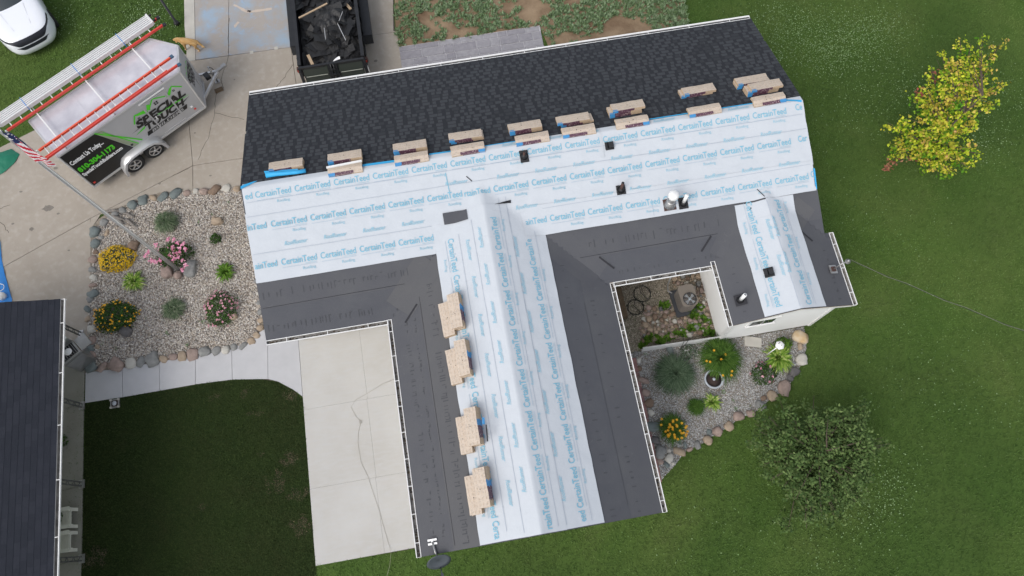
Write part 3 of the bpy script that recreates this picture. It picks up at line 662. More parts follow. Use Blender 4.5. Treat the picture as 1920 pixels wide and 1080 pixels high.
for x, y in [(470, 345), (500, 350), (520, 362), (545, 370), (560, 395), (497, 400), (485, 425), (510, 420), (530, 415), (520, 440), (545, 450), (500, 445), (430, 455), (405, 462), (385, 455), (360, 430), (375, 410), (545, 500), (560, 480), (530, 390), (495, 385), (410, 375)]:
    c = G(*c3(x, y), .42); 
    for j in range(14):
        a_ = random.uniform(0, 6.28); r_ = random.uniform(0, .075); p = c+Vector((math.cos(a_)*r_, math.sin(a_)*r_, random.uniform(-.05, .03))); q = random.uniform(0, 6.28); s_ = .03
        b.add([p+Vector((math.cos(q+k*1.57)*s_, math.sin(q+k*1.57)*s_, random.uniform(-.01, .012))) for k in range(4)], [(0, 1, 2, 3)], F_pink)
child('flowers', b, e, kind='stuff')
plant_bush('small_plant', 'smallest dark green plant near the tan rock by the roof edge', *B1(708, 340), .19, .18, .2, L_bush, 260, .06, None, cat='plant')
plant_tuft('hosta', 'pale lime and white leaved hosta below the yellow mound', *B1(295, 558), .38, .24, L_lime, 190, .03, 'plant')
plant_tuft('hosta', 'bright green broad leaved plant right of the flagpole boulders', *B1(760, 512), .33, .24, L_hosta, 170, .032, 'plant')
plant_bush('flower_bush', 'large dark bush with small orange flowers at the lower left of the gravel bed', *B1(205, 738), .66, .52, .5, L_bush, 2600, .065, F_org, 105, .06)
plant_tuft('grass_clump', 'silvery variegated ornamental grass clump low in the middle of the gravel bed', *B1(500, 700), .40, .3, L_vary, 330, .015)
plant_bush('coneflower', 'tall bush of mauve coneflowers beside the house end of the gravel bed', *B1(738, 700), .50, .58, .5, L_bush, 1800, .06, F_mauve, 95, .075)
# little weeds in the gravel
wp = np.array([B1(*p) for p in [(350, 740), (620, 250), (690, 215), (640, 760), (460, 820), (200, 900), (130, 870), (560, 880), (820, 640), (770, 150), (300, 330)]]+[B2(*p) for p in [(230, 175), (700, 425), (715, 470), (990, 140), (645, 380)]])
struct('bed_weeds', npmesh('bed_weeds', tufts(wp, 12, rng.uniform(.05, .1, len(wp)), .2, None, z=.02), 4, [M_weed]), 'stuff', 'tiny weeds coming up through the gravel')
plant_tuft('grass_clump', 'large dusky blue green grass clump nearest the garage wing', *B2(380, 292), .72, .5, L_deep, 900, .014)
plant_tuft('daylily', 'big fountain shaped daylily with a few yellow blooms behind the round pot', *B2(622, 212), .72, .6, L_lily, 760, .017, 'plant', F_org, 8, .07, .80)
plant_bush('white_flower_plant', 'small plant dotted with white flowers next to the white fence', *B2(462, 165), .30, .27, .25, L_deep, 520, .045, F_white, 60, .03, 'plant')
plant_tuft('hosta', 'lime edged hosta under the white bird feeder', *B2(935, 200), .46, .32, L_lime, 330, .03, 'plant', ry=.5)
plant_bush('leafy_plant', 'plain green leafy plant between the feeder and the big orange boulder', *B2(965, 128), .28, .24, .28, L_hosta, 420, .07, None, cat='plant')
plant_bush('coneflower', 'dark plant with a few pink coneflowers below the bird feeder', *B2(862, 285), .40, .36, .35, L_bush, 750, .06, F_mauve, 17, .085)
plant_tuft('grass_clump', 'small fine green tuft standing alone in the grey gravel', *B2(500, 462), .30, .25, L_lily, 260, .009)
plant_tuft('hosta', 'small lime coloured hosta beside the fine green tuft', *B2(585, 435), .29, .2, L_lime, 130, .025, 'plant')
plant_tuft('daylily', 'orange flowering daylily at the lower end of the grey gravel bed', *B2(370, 578), .47, .42, L_lily, 420, .013, 'plant', F_org, 34, .075, .52)
# court greens
gc = [G(*p) for p in [(1218, 637), (1232, 636), (1250, 632), (1262, 630), (1275, 625), (1300, 590), (1296, 585), (1310, 575), (1325, 620), (1337, 615), (1245, 575), (1295, 618), (1308, 612), (1322, 600), (1206, 645), (1335, 625), (1240, 640)]]
wp = np.array([(p.x+random.uniform(-.1, .1), p.y+random.uniform(-.08, .08)) for p in gc for _ in range(6)])
struct('court_weeds', npmesh('court_weeds', tufts(wp, 22, rng.uniform(.08, .17, len(wp)), .28, None, z=.03), 4, [L_hosta]), 'stuff', 'green leafy weeds among the cobbles')

# ------------------------------------------------------------------ trees
def branchy(tips, base, trunk, per, spread, ls, leafmats, seed=1, asp=.7, grp=6, cr_=.055):
    b = MB(); Cs = []; Ns = []; MI = []
    b.tube(trunk, [.06, .05, .035, .02, .01][:len(trunk)], M_bark, 8)
    T = [Vector(p) for p in trunk]
    for tip, mi, n in tips:
        tip = Vector(tip); best = min(T[1:], key=lambda p: (p-tip).length+abs(min(0, tip.z-p.z-.2))*2+max(0, p.z-tip.z)*3)
        mid = best.lerp(tip, .5)+Vector((0, 0, -.06)); pts = [best, mid, tip]; b.tube(pts, [.022, .014, .005], M_bark, 5)
        for k in range(n):
            t = random.random()**(.38 if grp < 10 else .6); p = best.lerp(mid, t*2) if t < .5 else mid.lerp(tip, t*2-1)
            rr = spread*(1.05-.35*t)
            # short side twigs bunch the leaves
            if k % grp == 0: cl_ = p+Vector((random.gauss(0, rr), random.gauss(0, rr), random.gauss(0, rr*.7)))
            Cs.append(cl_+Vector((random.gauss(0, cr_), random.gauss(0, cr_), random.gauss(0, cr_*.8)))); Ns.append((random.gauss(0, .5), random.gauss(0, .5), 1)); MI.append(mi)
    C_ = np.array([tuple(c) for c in Cs]); N_ = np.array(Ns); N_ /= np.linalg.norm(N_, axis=1)[:, None]
    return b, npmesh('crown', leafquads(C_, N_, ls, asp, .18), 4, leafmats, MI)
e = thing('maple_tree', 'young maple with yellow green and reddish leaves standing alone on the right lawn', 'tree', (14.9, 9.3, 0))
cx = lambda x, y, z: G(1600+x/3.375, 40+y/3.375, z)
tr_ = [Vector((14.92, 9.24, 0)), Vector((14.93, 9.26, 1.0)), Vector((14.95, 9.3, 1.9)), Vector((15.0, 9.33, 2.7)), Vector((15.05, 9.36, 3.5))]
TP = [(800, 90, 3.6), (740, 150, 3.4), (680, 135, 3.3), (600, 230, 3.2), (560, 220, 3.0), (920, 150, 3.3), (860, 220, 3.2), (830, 345, 3.0), (660, 280, 3.4), (720, 300, 3.5), (490, 300, 2.7), (540, 390, 2.9), (620, 350, 3.2), (700, 420, 3.2), (390, 450, 2.4), (470, 440, 2.6), (560, 470, 2.8), (640, 500, 2.9), (935, 390, 2.7), (820, 430, 2.9), (880, 530, 2.4), (780, 520, 2.6), (440, 560, 2.2), (520, 560, 2.4), (600, 600, 2.4), (760, 670, 2.0), (700, 590, 2.3), (690, 700, 1.9), (220, 660, 1.7), (300, 650, 1.8), (350, 720, 1.8), (430, 700, 1.9), (500, 680, 2.0), (240, 790, 1.3), (350, 790, 1.5), (440, 760, 1.6), (560, 740, 1.8), (640, 770, 1.7), (800, 835, 1.5), (720, 800, 1.6), (740, 930, 1.1), (660, 880, 1.3), (560, 840, 1.4), (620, 980, .9), (560, 940, 1.0), (480, 930, 1.0), (500, 830, 1.4), (270, 860, 1.0), (600, 320, 3.3), (750, 250, 3.5), (330, 620, 1.9), (460, 520, 2.4), (560, 650, 2.1), (400, 850, 1.2)]
tips = []
for p in TP:
    q_ = cx(*p); tips += [(q_, 0, 66), (q_+Vector((random.uniform(-.1, .1), random.uniform(-.1, .1), -.12)), 2, 34), (q_+Vector((random.uniform(-.08, .08), random.uniform(-.08, .08), .08)), random.choice([0, 0, 3]), 24)]
tips += [(cx(205, 930, .8), 1, 70), (cx(400, 450, 2.45), 1, 40), (cx(495, 300, 2.75), 1, 25)]
b, me = branchy(tips, None, tr_, 0, .115, .10, [L_maple, L_maplered, L_mapleg, L_mapleo], grp=8, cr_=.06); child('trunk', b, e); child('crown', me, e)
e = thing('crabapple_tree', 'dense dusky green small tree with broad crown on the lower right lawn', 'tree', (8.2, .55, 0))
tr_ = [Vector((8.2, .55, 0)), Vector((8.2, .57, .6)), Vector((8.22, .6, 1.1)), Vector((8.25, .62, 1.6)), Vector((8.3, .65, 2.0))]
tips = []
for k in range(105):
    a = random.uniform(0, 6.283); r = random.uniform(.2, 1)**.5; z = .8+1.6*math.sqrt(max(0, 1-r*r*.9))*random.uniform(.45, 1.05)
    rad = 1.82*(1+.13*math.sin(3*a+1)+.11*math.sin(5*a)+.07*math.sin(9*a+2))*r
    tips.append((Vector((8.25+math.cos(a)*rad*.98, .62+math.sin(a)*rad*.93, z*random.uniform(.8, 1.08))), random.choice([0, 0, 1]), random.choice([90, 150, 230, 280])))
b, me = branchy(tips, None, tr_, 0, .20, .092, [L_shrub, L_shrub2], asp=.55, grp=26, cr_=.085); child('trunk', b, e); child('crown', me, e)

# ================================================================== MAIN HOUSE
H = thing('house', 'white house being reroofed, dark shingles behind and printed underlayment in front', 'house', (xW+.3, yS+.3, 0))
# roof decks: membrane black on top, white soffit below
rb = MB()
def deck(poly, ext):
    """poly of (x, y) with z from roofz at the given plane function; ext lists the outer edges"""
    P = [Vector((x, y, z)) for x, y, z in poly]; n = len(P); D = Vector((0, 0, -.14))
    rb.add(P, [tuple(range(n))], M_mem[0]); rb.add([p+D for p in P], [tuple(range(n))[::-1]], M_vinyl)
    for i in ext: a, b_ = P[i], P[(i+1) % n]; rb.add([a+Vector((0, 0, -.025)), a+D, b_+D, b_+Vector((0, 0, -.025))], [(0, 1, 2, 3)], M_white); rb.add([a, a+Vector((0, 0, -.025)), b_+Vector((0, 0, -.025)), b_], [(0, 1, 2, 3)], M_ply)
zms = lambda y: zR-K*abs(y-yM); zga = lambda x: zG-K*abs(x-xg); zrw = lambda x: zr-K*abs(x-xr)
av = yM-(zR-zG)/K; rv = yM-(zR-zr)/K       # where the two wing ridges die into the main slope
ve = yM-(zR-zrw(xE))/K
yAw = yM-(zR-zga(xa))/K; yAe = yM-(zR-zga(xb))/K; yCw = yM-(zR-zrw(xc))/K
deck([(xW, yM, zR), (xW, yS, zms(yS)), (xa, yS, zms(yS)), (xa, yAw, zms(yAw)), (xg, av, zG), (xb, yAe, zms(yAe)), (xb, yS, zms(yS)), (xc, yS, zms(yS)), (xc, yCw, zms(yCw)), (xr, rv, zr), (xE, ve, zms(ve)), (xE, yM, zR)], (0, 1, 6, 10))
deck([(xW, yM, zR), (xE, yM, zR), (xE, yN, zms(yN)), (xW, yN, zms(yN))], (1, 2, 3))
deck([(xa, yAw, zga(xa)), (xa, yB, zga(xa)), (xg, yB, zG), (xg, av, zG)], (0, 1))
deck([(xg, av, zG), (xg, yB, zG), (xb, yB, zga(xb)), (xb, yAe, zga(xb))], (1, 2))
deck([(xc, yCw, zrw(xc)), (xc, yR, zrw(xc)), (xr, yR, zr), (xr, rv, zr)], (0, 1))
deck([(xr, rv, zr), (xr, yR, zr), (xd, yR, zrw(xd)), (xd, 6.35, zrw(xd)), (xE, 6.35, zrw(xE)), (xE, ve, zms(ve))], (1, 2, 3))
roof = child('roof', rb, H)
# walls with lap siding
def siding(mb, a, b_, z0, z1, gable=None, m=M_vinyl, lap=.115):
    a = Vector((*a, 0)); b_ = Vector((*b_, 0)); d = (b_-a); L_ = d.length; d.normalize(); n = Vector((d.y, -d.x, 0)); z = z0
    while z < z1+(gable[1]-z1 if gable else 0)-.01:
        zt = min(z+lap, (gable[1] if gable else z1)); s0, s1 = 0, L_
        if gable and zt > z1:
            f = (zt-z1)/(gable[1]-z1); s0, s1 = gable[0]*f, L_-(L_-gable[0])*f
        p, q = a+d*s0, a+d*s1; o = n*.018
        mb.add([p+o+Vector((0, 0, z)), q+o+Vector((0, 0, z)), q+Vector((0, 0, zt)), p+Vector((0, 0, zt)), p+Vector((0, 0, z)), q+Vector((0, 0, z))], [(0, 1, 2, 3), (4, 5, 1, 0)], m)
        z = zt
wx0, wx1, wy0, wy1 = xW+.32, xE-.25, 6.67, yN-.35; gx0, gx1, gy0 = xa+.37, xb-.34, yB+.2; rx0, rx1, ry0 = 6.9, 9.72, 4.42
for a, b_, gb in [((wx0, wy0), (gx0, wy0), None), ((gx1, wy0), (rx0, wy0), None), ((wx1, wy1), (wx0, wy1), None), ((gx0, wy0), (gx0, gy0), None), ((gx1, gy0), (gx1, wy0), None),
                 ((rx0, wy0), (rx0, ry0), None), ((rx1, ry0), (rx1, wy0), None), ((gx0, gy0), (gx1, gy0), (xg-gx0, 3.45)), ((rx0, ry0), (rx1, ry0), (xr-rx0, 3.05)), ((wx1, wy0), (wx1, wy1), ((wy1-wy0)/2, 3.75)), ((wx0, wy1), (wx0, wy0), ((wy1-wy0)/2, 3.75))]:
    b = MB(); siding(b, a, b_, .12, 2.5, gb); 
    A, B_ = Vector((*a, 0)), Vector((*b_, 0)); c = (A+B_)/2; d = B_-A; nn = Vector((d.y, -d.x, 0)).normalized()
    b.box(c-nn*.06+Vector((0, 0, 1.26)), (d.length, .1, 2.5), M_vinyl, rz=math.atan2(d.y, d.x)); b.box(c-nn*.05+Vector((0, 0, .05)), (d.length, .1, .16), M_conc, rz=math.atan2(d.y, d.x))
    child('wall', b, H)
b = MB()
for x, y in ((rx0, ry0), (rx1, ry0), (gx0, gy0), (gx1, gy0), (wx0, wy0), (wx0, wy1), (wx1, wy1)): b.box((x, y, 1.3), (.09, .09, 2.4), M_white)
child('corner_trim', b, H, kind='stuff')
# small window under the rake of the end wing
b = MB(); b.box((7.70, ry0-.035, 1.83), (.78, .05, .56), M_white); b.box((7.70, ry0-.062, 2.13), (.86, .06, .05), M_white); b.box((7.70, ry0-.062, 1.53), (.86, .07, .04), M_white); wn = child('window', b, H)
for sx in (-.175, .175): b = MB(); b.box((7.70+sx, ry0-.066, 1.83), (.31, .012, .44), M_glass); child('pane', b, wn)
# garage door on the pad side
b = MB(); b.box((gx0-.03, 2.6, 1.1), (.05, 4.3, 2.2), M_white); gd = child('garage_door', b, H)
for k in range(4):
    for j in range(4): b = MB(); b.box((gx0-.062, .95+1.1*j, .3+.53*k), (.012, .9, .38), M_vinyl); child('panel', b, gd)

# gutters: trough, lips, hangers
def gutter(a, b_, out, z, parent, step=.75, debris=True, ends=(True, True), lip=.022):
    a = Vector((*a, z)); b_ = Vector((*b_, z)); o = Vector((*out, 0)); L_ = (b_-a).length; d = (b_-a).normalized(); up = Vector((0, 0, 1))
    m = MB(); W = .125
    prof = [(.012, -.005, .014, .0), (.012, -.10, .014, 0)]
    def strip(o0, z0, o1, z1, mat_):
        p = [a+o*o0+up*z0, b_+o*o0+up*z0, b_+o*o1+up*z1, a+o*o1+up*z1]; m.add(p, [(0, 1, 2, 3)], mat_)
    strip(.010, .0, .010, -.11, M_white); strip(.010, -.11, .09, -.11, M_white); strip(.09, -.11, W, -.05, M_white); strip(W, -.05, W, .0, M_white)
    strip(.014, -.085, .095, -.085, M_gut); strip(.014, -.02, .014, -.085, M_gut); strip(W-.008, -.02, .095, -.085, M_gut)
    m.bar(a+o*(W-.004-lip/2+.011)+up*.0, b_+o*(W-.004-lip/2+.011)+up*.0, lip, .02, M_white); m.bar(a+o*.012+up*.004, b_+o*.012+up*.004, .018, .016, M_white)
    for p in ([a] if ends[0] else [])+([b_] if ends[1] else []): m.bar(p+o*.01-up*.05, p+o*W-up*.05, .008, .11, M_white)
    gt = child('gutter', m, parent)
    if debris:
        m = MB(); k = int(L_*16)
        for i in range(k):
            p = a+d*random.uniform(0, L_)+o*random.uniform(.03, .09)-up*.078; s_ = random.uniform(.015, .045); q = random.uniform(0, 6.28)
            m.add([p+Vector((math.cos(q+j*1.57)*s_, math.sin(q+j*1.57)*s_*.6, random.uniform(0, .012))) for j in range(4)], [(0, 1, 2, 3)], random.choice([M_deb, M_deb, M_black]))
        child('leaf_litter', m, gt, kind='stuff')
    n = max(1, int(L_/step)); hm = None
    for i in range(n):
        p = a+d*(L_*(i+.5)/n); mb = MB(); mb.bar(o*.0, o*W, .018, .012, M_white); 
        if hm is None: hm = mb.mesh('hanger')
        child('hanger', hm, gt, Matrix.Translation(p+up*.012))
    return gt
E_ = .0
gutter((xW, yN), (xE, yN), (0, 1), zms(yN), H, 1.25, debris=False, lip=.05)
gutter((xW, yS), (xa-.1, yS), (0, -1), zms(yS), H, .9)
gutter((xa, yS-.0), (xa, yB), (-1, 0), zga(xa), H, .62)
gutter((xb, yB), (xb, yS), (1, 0), zga(xb), H, .55)
gutter((xb+.1, yS), (xc-.1, yS), (0, -1), zms(yS), H, .62)
gutter((xc, yS+.1), (xc, yR), (-1, 0), zrw(xc), H, .7)
gutter((xd, yR), (xd, 6.35), (1, 0), zrw(xd), H, .7)
b = MB(); b.tube([(xd+.07, yR+.05, 2.5), (rx1+.05, yR+.25, 2.3), (rx1+.05, yR+.26, .1)], .035, M_white, 6); child('downspout', b, H)
b = MB(); b.tube([(6.42, yS-.08, 2.5), (6.5, wy0-.06, 2.25), (6.5, wy0-.06, .1)], .035, M_white, 6); child('downspout', b, H)

# ---- sheets laid on the roof surface (plan coordinates draped on roofz)
def drape(poly_or_rect, h, m, step=.09, wob=0.0, clip=None, th=0.004, ridge=None):
    x0, x1, y0, y1 = poly_or_rect; nx = max(2, int((x1-x0)/step)); ny = max(2, int((y1-y0)/step)); mb = MB(); vs = []; 
    xs_ = [x0+(x1-x0)*i/nx for i in range(nx+1)]; ys_ = [y0+(y1-y0)*j/ny for j in range(ny+1)]
    if ridge is not None:
        if isinstance(ridge, tuple): xs_ = sorted(set(xs_+[ridge[0]]))
        else: ys_ = sorted(set(ys_+[ridge]))
    nx, ny = len(xs_)-1, len(ys_)-1; idx = {}
    for i, x in enumerate(xs_):
        for j, y in enumerate(ys_):
            wx_ = x; wy_ = y
            if wob:
                if i in (0, nx): wx_ += wob*noise.noise(Vector((x, y*2.3, h*300)))
                if j in (0, ny): wy_ += wob*.5*noise.noise(Vector((x*1.3, y, h*300)))
            idx[(i, j)] = len(vs)
            vs.append((wx_, wy_, roofz(wx_, wy_)+h+(.007*max(0, noise.noise(Vector((x*1.7, y*1.7, h*99)))+.1)+.006*max(0, 1-9*abs(noise.noise(Vector((x*.9+y*.5, y*1.3, h*50)))))) *(1 if wob else 0)))
    fs = []
    for i in range(nx):
        for j in range(ny):
            cxy = ((xs_[i]+xs_[i+1])/2, (ys_[j]+ys_[j+1])/2)
            if clip is None or clip(*cxy): fs.append((idx[(i, j)], idx[(i+1, j)], idx[(i+1, j+1)], idx[(i, j+1)]))
    used = sorted({k for f in fs for k in f}); mp = {k: i for i, k in enumerate(used)}
    mb.add([vs[k] for k in used], [tuple(mp[k] for k in f) for f in fs], m, True)
    return mb
ingar = lambda x, y: xa < x < xb and y < av and (zga(x) > zms(y))
# black self adhering membrane sheets along the eaves
mem = []
def msheet(rect, h, m, clip=None): return child('membrane_sheet', drape(rect, h, m, .12, 0, clip), H)
onmainW = lambda x, y: not ingar(x, y)
ms1 = msheet((xW, xa+.55, yS+.005, 6.82), .004, M_mem[0], onmainW); ms2 = msheet((xW, xa+1.6, 6.78, 7.5), .007, M_mem[1], onmainW)
ms3 = msheet((2.0, xc+1.0, yS+.005, 6.76), .004, M_mem[0], lambda x, y: not ingar(x, y) and zrw(x) < zms(y)); ms4 = msheet((1.6, xE, 6.72, 7.6), .007, M_mem[1], lambda x, y: not ingar(x, y) and (zrw(x) < zms(y)))
gs1 = msheet((xa+.005, xa+.86, yB+.01, 6.9), .005, M_mem[1], lambda x, y: zga(x) > zms(y)-.0 or y < yS); gs2 = msheet((xa+.82, xa+1.66, yB+.01, 7.4), .008, M_mem[2], lambda x, y: zga(x) > zms(y) or y < yS)
gs3 = msheet((xb-.86, xb-.005, yB+.01, 6.9), .005, M_mem[1], lambda x, y: zga(x) > zms(y) or y < yS); gs4 = msheet((xb-1.62, xb-.82, yB+.01, 7.6), .008, M_mem[0], lambda x, y: zga(x) > zms(y) or y < yS)
rs1 = msheet((xc+.005, xc+.9, yR+.01, 7.0), .005, M_mem[1], lambda x, y: zrw(x) > zms(y) or y < yS); rs2 = msheet((xd-.92, xd-.01, yR+.01, 6.95), .005, M_mem[1], lambda x, y: (zrw(x) > zms(y) or y < yS) and not (x > xE-.06 and y > 6.3))
# valley strips: a sheet folded into each valley
def valley(a, b_, wd, h, m):
    mb = MB(); a = Vector(a); b_ = Vector(b_); d = (b_-a).normalized(); n = Vector((-d.y, d.x)); vs = []; fs = []; k = 24
    for i in range(k+1):
        p = a.lerp(b_, i/k)
        for s_ in (-wd, -wd/2, 0, wd/2, wd): q = p+n*s_; vs.append((q.x, q.y, roofz(q.x, q.y)+h))
    for i in range(k):
        for j in range(4): o = i*5+j; fs.append((o, o+5, o+6, o+1))
    mb.add(vs, fs, m, False); return child('valley_sheet', mb, H)
valley((xa+.25, yS+.2), (-1.12, 7.30), .42, .011, M_mem[2]); valley((xb-.25, yS+.2), (1.9, 7.65), .46, .011, M_mem[1]); valley((xc+.2, 6.1), (7.75, 7.35), .4, .011, M_mem[1]); valley((xE-.42, 6.72), (8.9, 7.15), .36, .011, M_mem[2])
# printed tick rows on the membrane
def ticks(parent, rows, n, axis, seed):
    rs = random.Random(seed); mb = MB()
    for (c, s0, s1, ln) in rows:
        s_ = s0
        while s_ < s1:
            w_ = rs.uniform(.012, .03); l_ = ln*rs.uniform(.5, 1.2); cc = c+rs.uniform(-.02, .02)
            if rs.random() < .72:
                q = [(s_, cc-l_/2), (s_+w_, cc-l_/2), (s_+w_, cc+l_/2), (s_, cc+l_/2)] if axis == 'x' else [(cc-l_/2, s_), (cc+l_/2, s_), (cc+l_/2, s_+w_), (cc-l_/2, s_+w_)]
                mb.add([(x, y, roofz(x, y)+.0125) for x, y in q], [(0, 1, 2, 3)], M_print)
            if n < 2 and rs.random() < .3:
                q = [(s_, cc+l_/2-.02), (s_+.07, cc+l_/2-.02), (s_+.07, cc+l_/2), (s_, cc+l_/2)] if axis == 'x' else [(cc+l_/2-.02, s_), (cc+l_/2, s_), (cc+l_/2, s_+.07), (cc+l_/2-.02, s_+.07)]
                mb.add([(x, y, roofz(x, y)+.0135) for x, y in q], [(0, 1, 2, 3)], M_print)
            s_ += rs.uniform(.05, .14)*n
    return child('print', mb, parent, kind='stuff')
ticks(ms1, [(6.28, -5.7, -2.9, .16)], 1.3, 'x', 1); ticks(ms2, [(7.12, -5.7, -1.7, .16)], 1.3, 'x', 2)
ticks(ms3, [(6.22, 3.9, 6.6, .09)], 1.5, 'x', 3); ticks(ms4, [(7.05, 3.2, 6.9, .19)], 1.6, 'x', 4)
ticks(gs1, [(-2.05, 0, 5.8, .10), (-1.8, 0, 5.8, .05)], 1.1, 'y', 5); ticks(gs2, [(-1.28, 0, 6.7, .15)], .9, 'y', 6)
ticks(gs3, [(3.0, 0, 5.8, .12)], 2.4, 'y', 7); ticks(gs4, [(2.35, 0, 6.6, .12)], 2.6, 'y', 8); ticks(rs1, [(6.95, 4.4, 5.8, .07)], 2, 'y', 9); ticks(rs2, [(9.55, 4.4, 6.0, .12)], 1.8, 'y', 10)
# seams on the membrane
def seamline(parent, pts, wd, m, h=.014, nm='seam'):
    mb = MB(); P = [Vector(p) for p in pts]; 
    for i in range(len(P)-1):
        k = max(1, int((P[i+1]-P[i]).length/.15)); d = (P[i+1]-P[i]).normalized(); n = Vector((-d.y, d.x))*wd/2
        for j in range(k):
            a = P[i].lerp(P[i+1], j/k); b_ = P[i].lerp(P[i+1], (j+1)/k)
            mb.add([(q.x, q.y, roofz(q.x, q.y)+h) for q in (a-n, b_-n, b_+n, a+n)], [(0, 1, 2, 3)], m)
    return child(nm, mb, parent)
seamline(ms1, [(xW+.05, 6.80), (xa+.5, 6.83)], .012, M_memd); seamline(ms3, [(2.9, 6.75), (xc+.2, 6.78)], .012, M_memd); seamline(gs1, [(xa+.86, 0), (xa+.84, 6.4)], .010, M_memd); seamline(gs3, [(xb-.84, .2), (xb-.84, 5.5)], .008, M_print)
for p in ([(6.24, 6.39), (6.58, 6.75)], [(3.42, 6.69), (3.78, 6.33)], [(9.02, 6.42), (9.28, 6.12)], [(-2.06, 5.79), (-1.67, 6.21)]): seamline(H, p, .05, M_memd, .018, 'membrane_strip')

# ---- underlayment rolls with their print
def usheet(rect, h, clip=None, ridge=None, step=.09): return child('underlayment_sheet', drape(rect, h, M_und, step, .016, clip, ridge=ridge), H)
u1 = usheet((xW+.04, xE-.01, 9.12, 10.03), .030, ridge=yM)
u2 = usheet((xW+.0, xE-.0, 8.16, 9.22), .024)
u3 = usheet((xW+.0, -.90, 7.45, 8.26), .018)
u4 = usheet((1.50, xE-.04, 7.47, 8.26), .040)
ug0 = usheet((-.95, .28, yB+.02, 8.17), .028)
ug1 = usheet((.12, 1.14, yB+.02, 8.44), .034, ridge=(xg,))
ug2 = usheet((1.02, 2.07, yB+.02, 8.44), .028, lambda x, y: y < 7.5 or x < 1.55)
ur0 = usheet((7.36, 8.32, yR+.02, 7.43), .022, ridge=(xr,)); ur1 = usheet((8.22, 9.03, yR+.02, 7.47), .028)
PITCH = 1.055
def cw(v): return math.sqrt(1+K*K)
def letter_rows(sheet, rows, axis, h):
    """rows: (kind, line, s0, s1, phase, reading direction)"""
    for kind, line, s0, s1, ph, rd in rows:
        k = math.floor((s0-ph)/PITCH)
        while True:
            c = ph+k*PITCH; k += 1
            if c > s1: break
            if c < s0: continue
            def fn(p, q, dx=0.0, dq=0.0):
                p = p+dx; q = (q+dq)/cw(0)
                x, y = {'x': (c+p, line+q), 'up': (line-q, c+p), 'dn': (line+q, c-p)}[axis]
                return (x, y, roofz(x, y)+h)
            big = MB()
            if kind == 'C':
                put_text(big, 'CertainTeed', fn, .955, .170, M_blue, .010)
                put_text(big, 'Roofing', lambda p, q: fn(p, q, .24, -.25), .34, .075, M_blue2, 0, 0)
                for (a0_, a1_, qq) in ((-.46, .47, -.16),):
                    big.add([fn(a0_, qq-.004), fn(a1_, qq-.004), fn(a1_, qq+.004), fn(a0_, qq+.004)], [(0, 1, 2, 3)], M_gprint)
                put_text(big, 'SMARTER INNOVATIVE', lambda p, q: fn(p, q, .30, -.125), .30, .022, M_blue2, 0)
            else:
                put_text(big, 'RoofRunner', fn, .60, .11, M_blue2, .010, .25)
            child('lettering', big, sheet)
L1 = [('C', 9.66, xW+.6, xE-.7, -4.97, 1)]
def partial(sheet, s_, c, line, frac, axis, h):
    def fn(p, q):
        q = q/cw(0); x, y = {'x': (c+p, line+q), 'up': (line-q, c+p), 'dn': (line+q, c-p)}[axis]
        return (x, y, roofz(x, y)+h)
    b = MB(); put_text(b, s_, fn, .955*frac, .170, M_blue, .010); child('lettering', b, sheet)
partial(u1, 'ed', xW+.19, 9.66, .20, 'x', .044); partial(u1, 'Ce', xE-.16, 9.70, .2, 'x', .044); partial(u2, 'inTeed', xW+.27, 8.87, .53, 'x', .045); partial(u2, 'Cer', xE-.2, 8.87, .27, 'x', .045)
partial(u2, 'rtainTeed', .42, 8.85, .74, 'x', .045); partial(u3, 'ainTeed', xW+.335, 7.88, .62, 'x', .036); partial(u4, 'C', xE-.09, 7.9, .11, 'x', .056); partial(u4, 'ainTeed', 1.87, 7.87, .60, 'x', .056)
partial(ug1, 'rtainTeed', 0.33, .72, .74, 'up', .051); partial(ug2, 'eed', .13, 1.56, .26, 'up', .044); partial(ug0, 'Certa', .17, -.5, .43, 'dn', .045); partial(ug2, 'CertainTe', 6.98, 1.56, .80, 'up', .044)
letter_rows(u1, L1+[('R', 9.955, 1.0, 9.0, 1.6, 1)], 'x', .044)
letter_rows(u2, [('C', 8.87, xW+.9, -.4, -4.69, 1), ('C', 8.85, 1.0, xE-.8, .29, 1), ('R', 9.17, -.2, .3, -.1, 1), ('R', 9.14, .9, xE-.3, 1.31, 1), ('R', 8.33, xW+.3, -1, -4.6, 1), ('R', 8.28, 1.4, xE-.3, 1.68, 1)], 'x', .045)
letter_rows(u3, [('C', 7.88, xW+1.1, -1.35, -4.59, 1)], 'x', .036); letter_rows(u4, [('C', 7.87, 2.5, xE-.6, 2.73, 1)], 'x', .056)
letter_rows(ug1, [('C', .72, .9, 8.0, 1.23, 1), ('R', .29, .3, 8.4, 1.19, 1)], 'up', .051)
letter_rows(ug2, [('C', 1.56, .6, 6.4, .80, 1), ('R', 1.19, .3, 7.9, .83, 1)], 'up', .044)
letter_rows(ug0, [('C', -.5, .6, 7.7, .93, 1), ('R', -.05, .3, 8.0, .95, 1)], 'dn', .045)
letter_rows(ur0, [('C', 7.76, 4.8, 7.2, 4.89, 1), ('R', 8.10, 4.6, 7.3, 5.5, 1)], 'dn', .040)
letter_rows(ur1, [('C', 8.52, 4.7, 7.1, 4.79, 1), ('R', 8.24, 4.6, 7.3, 5.54, 1)], 'up', .046)
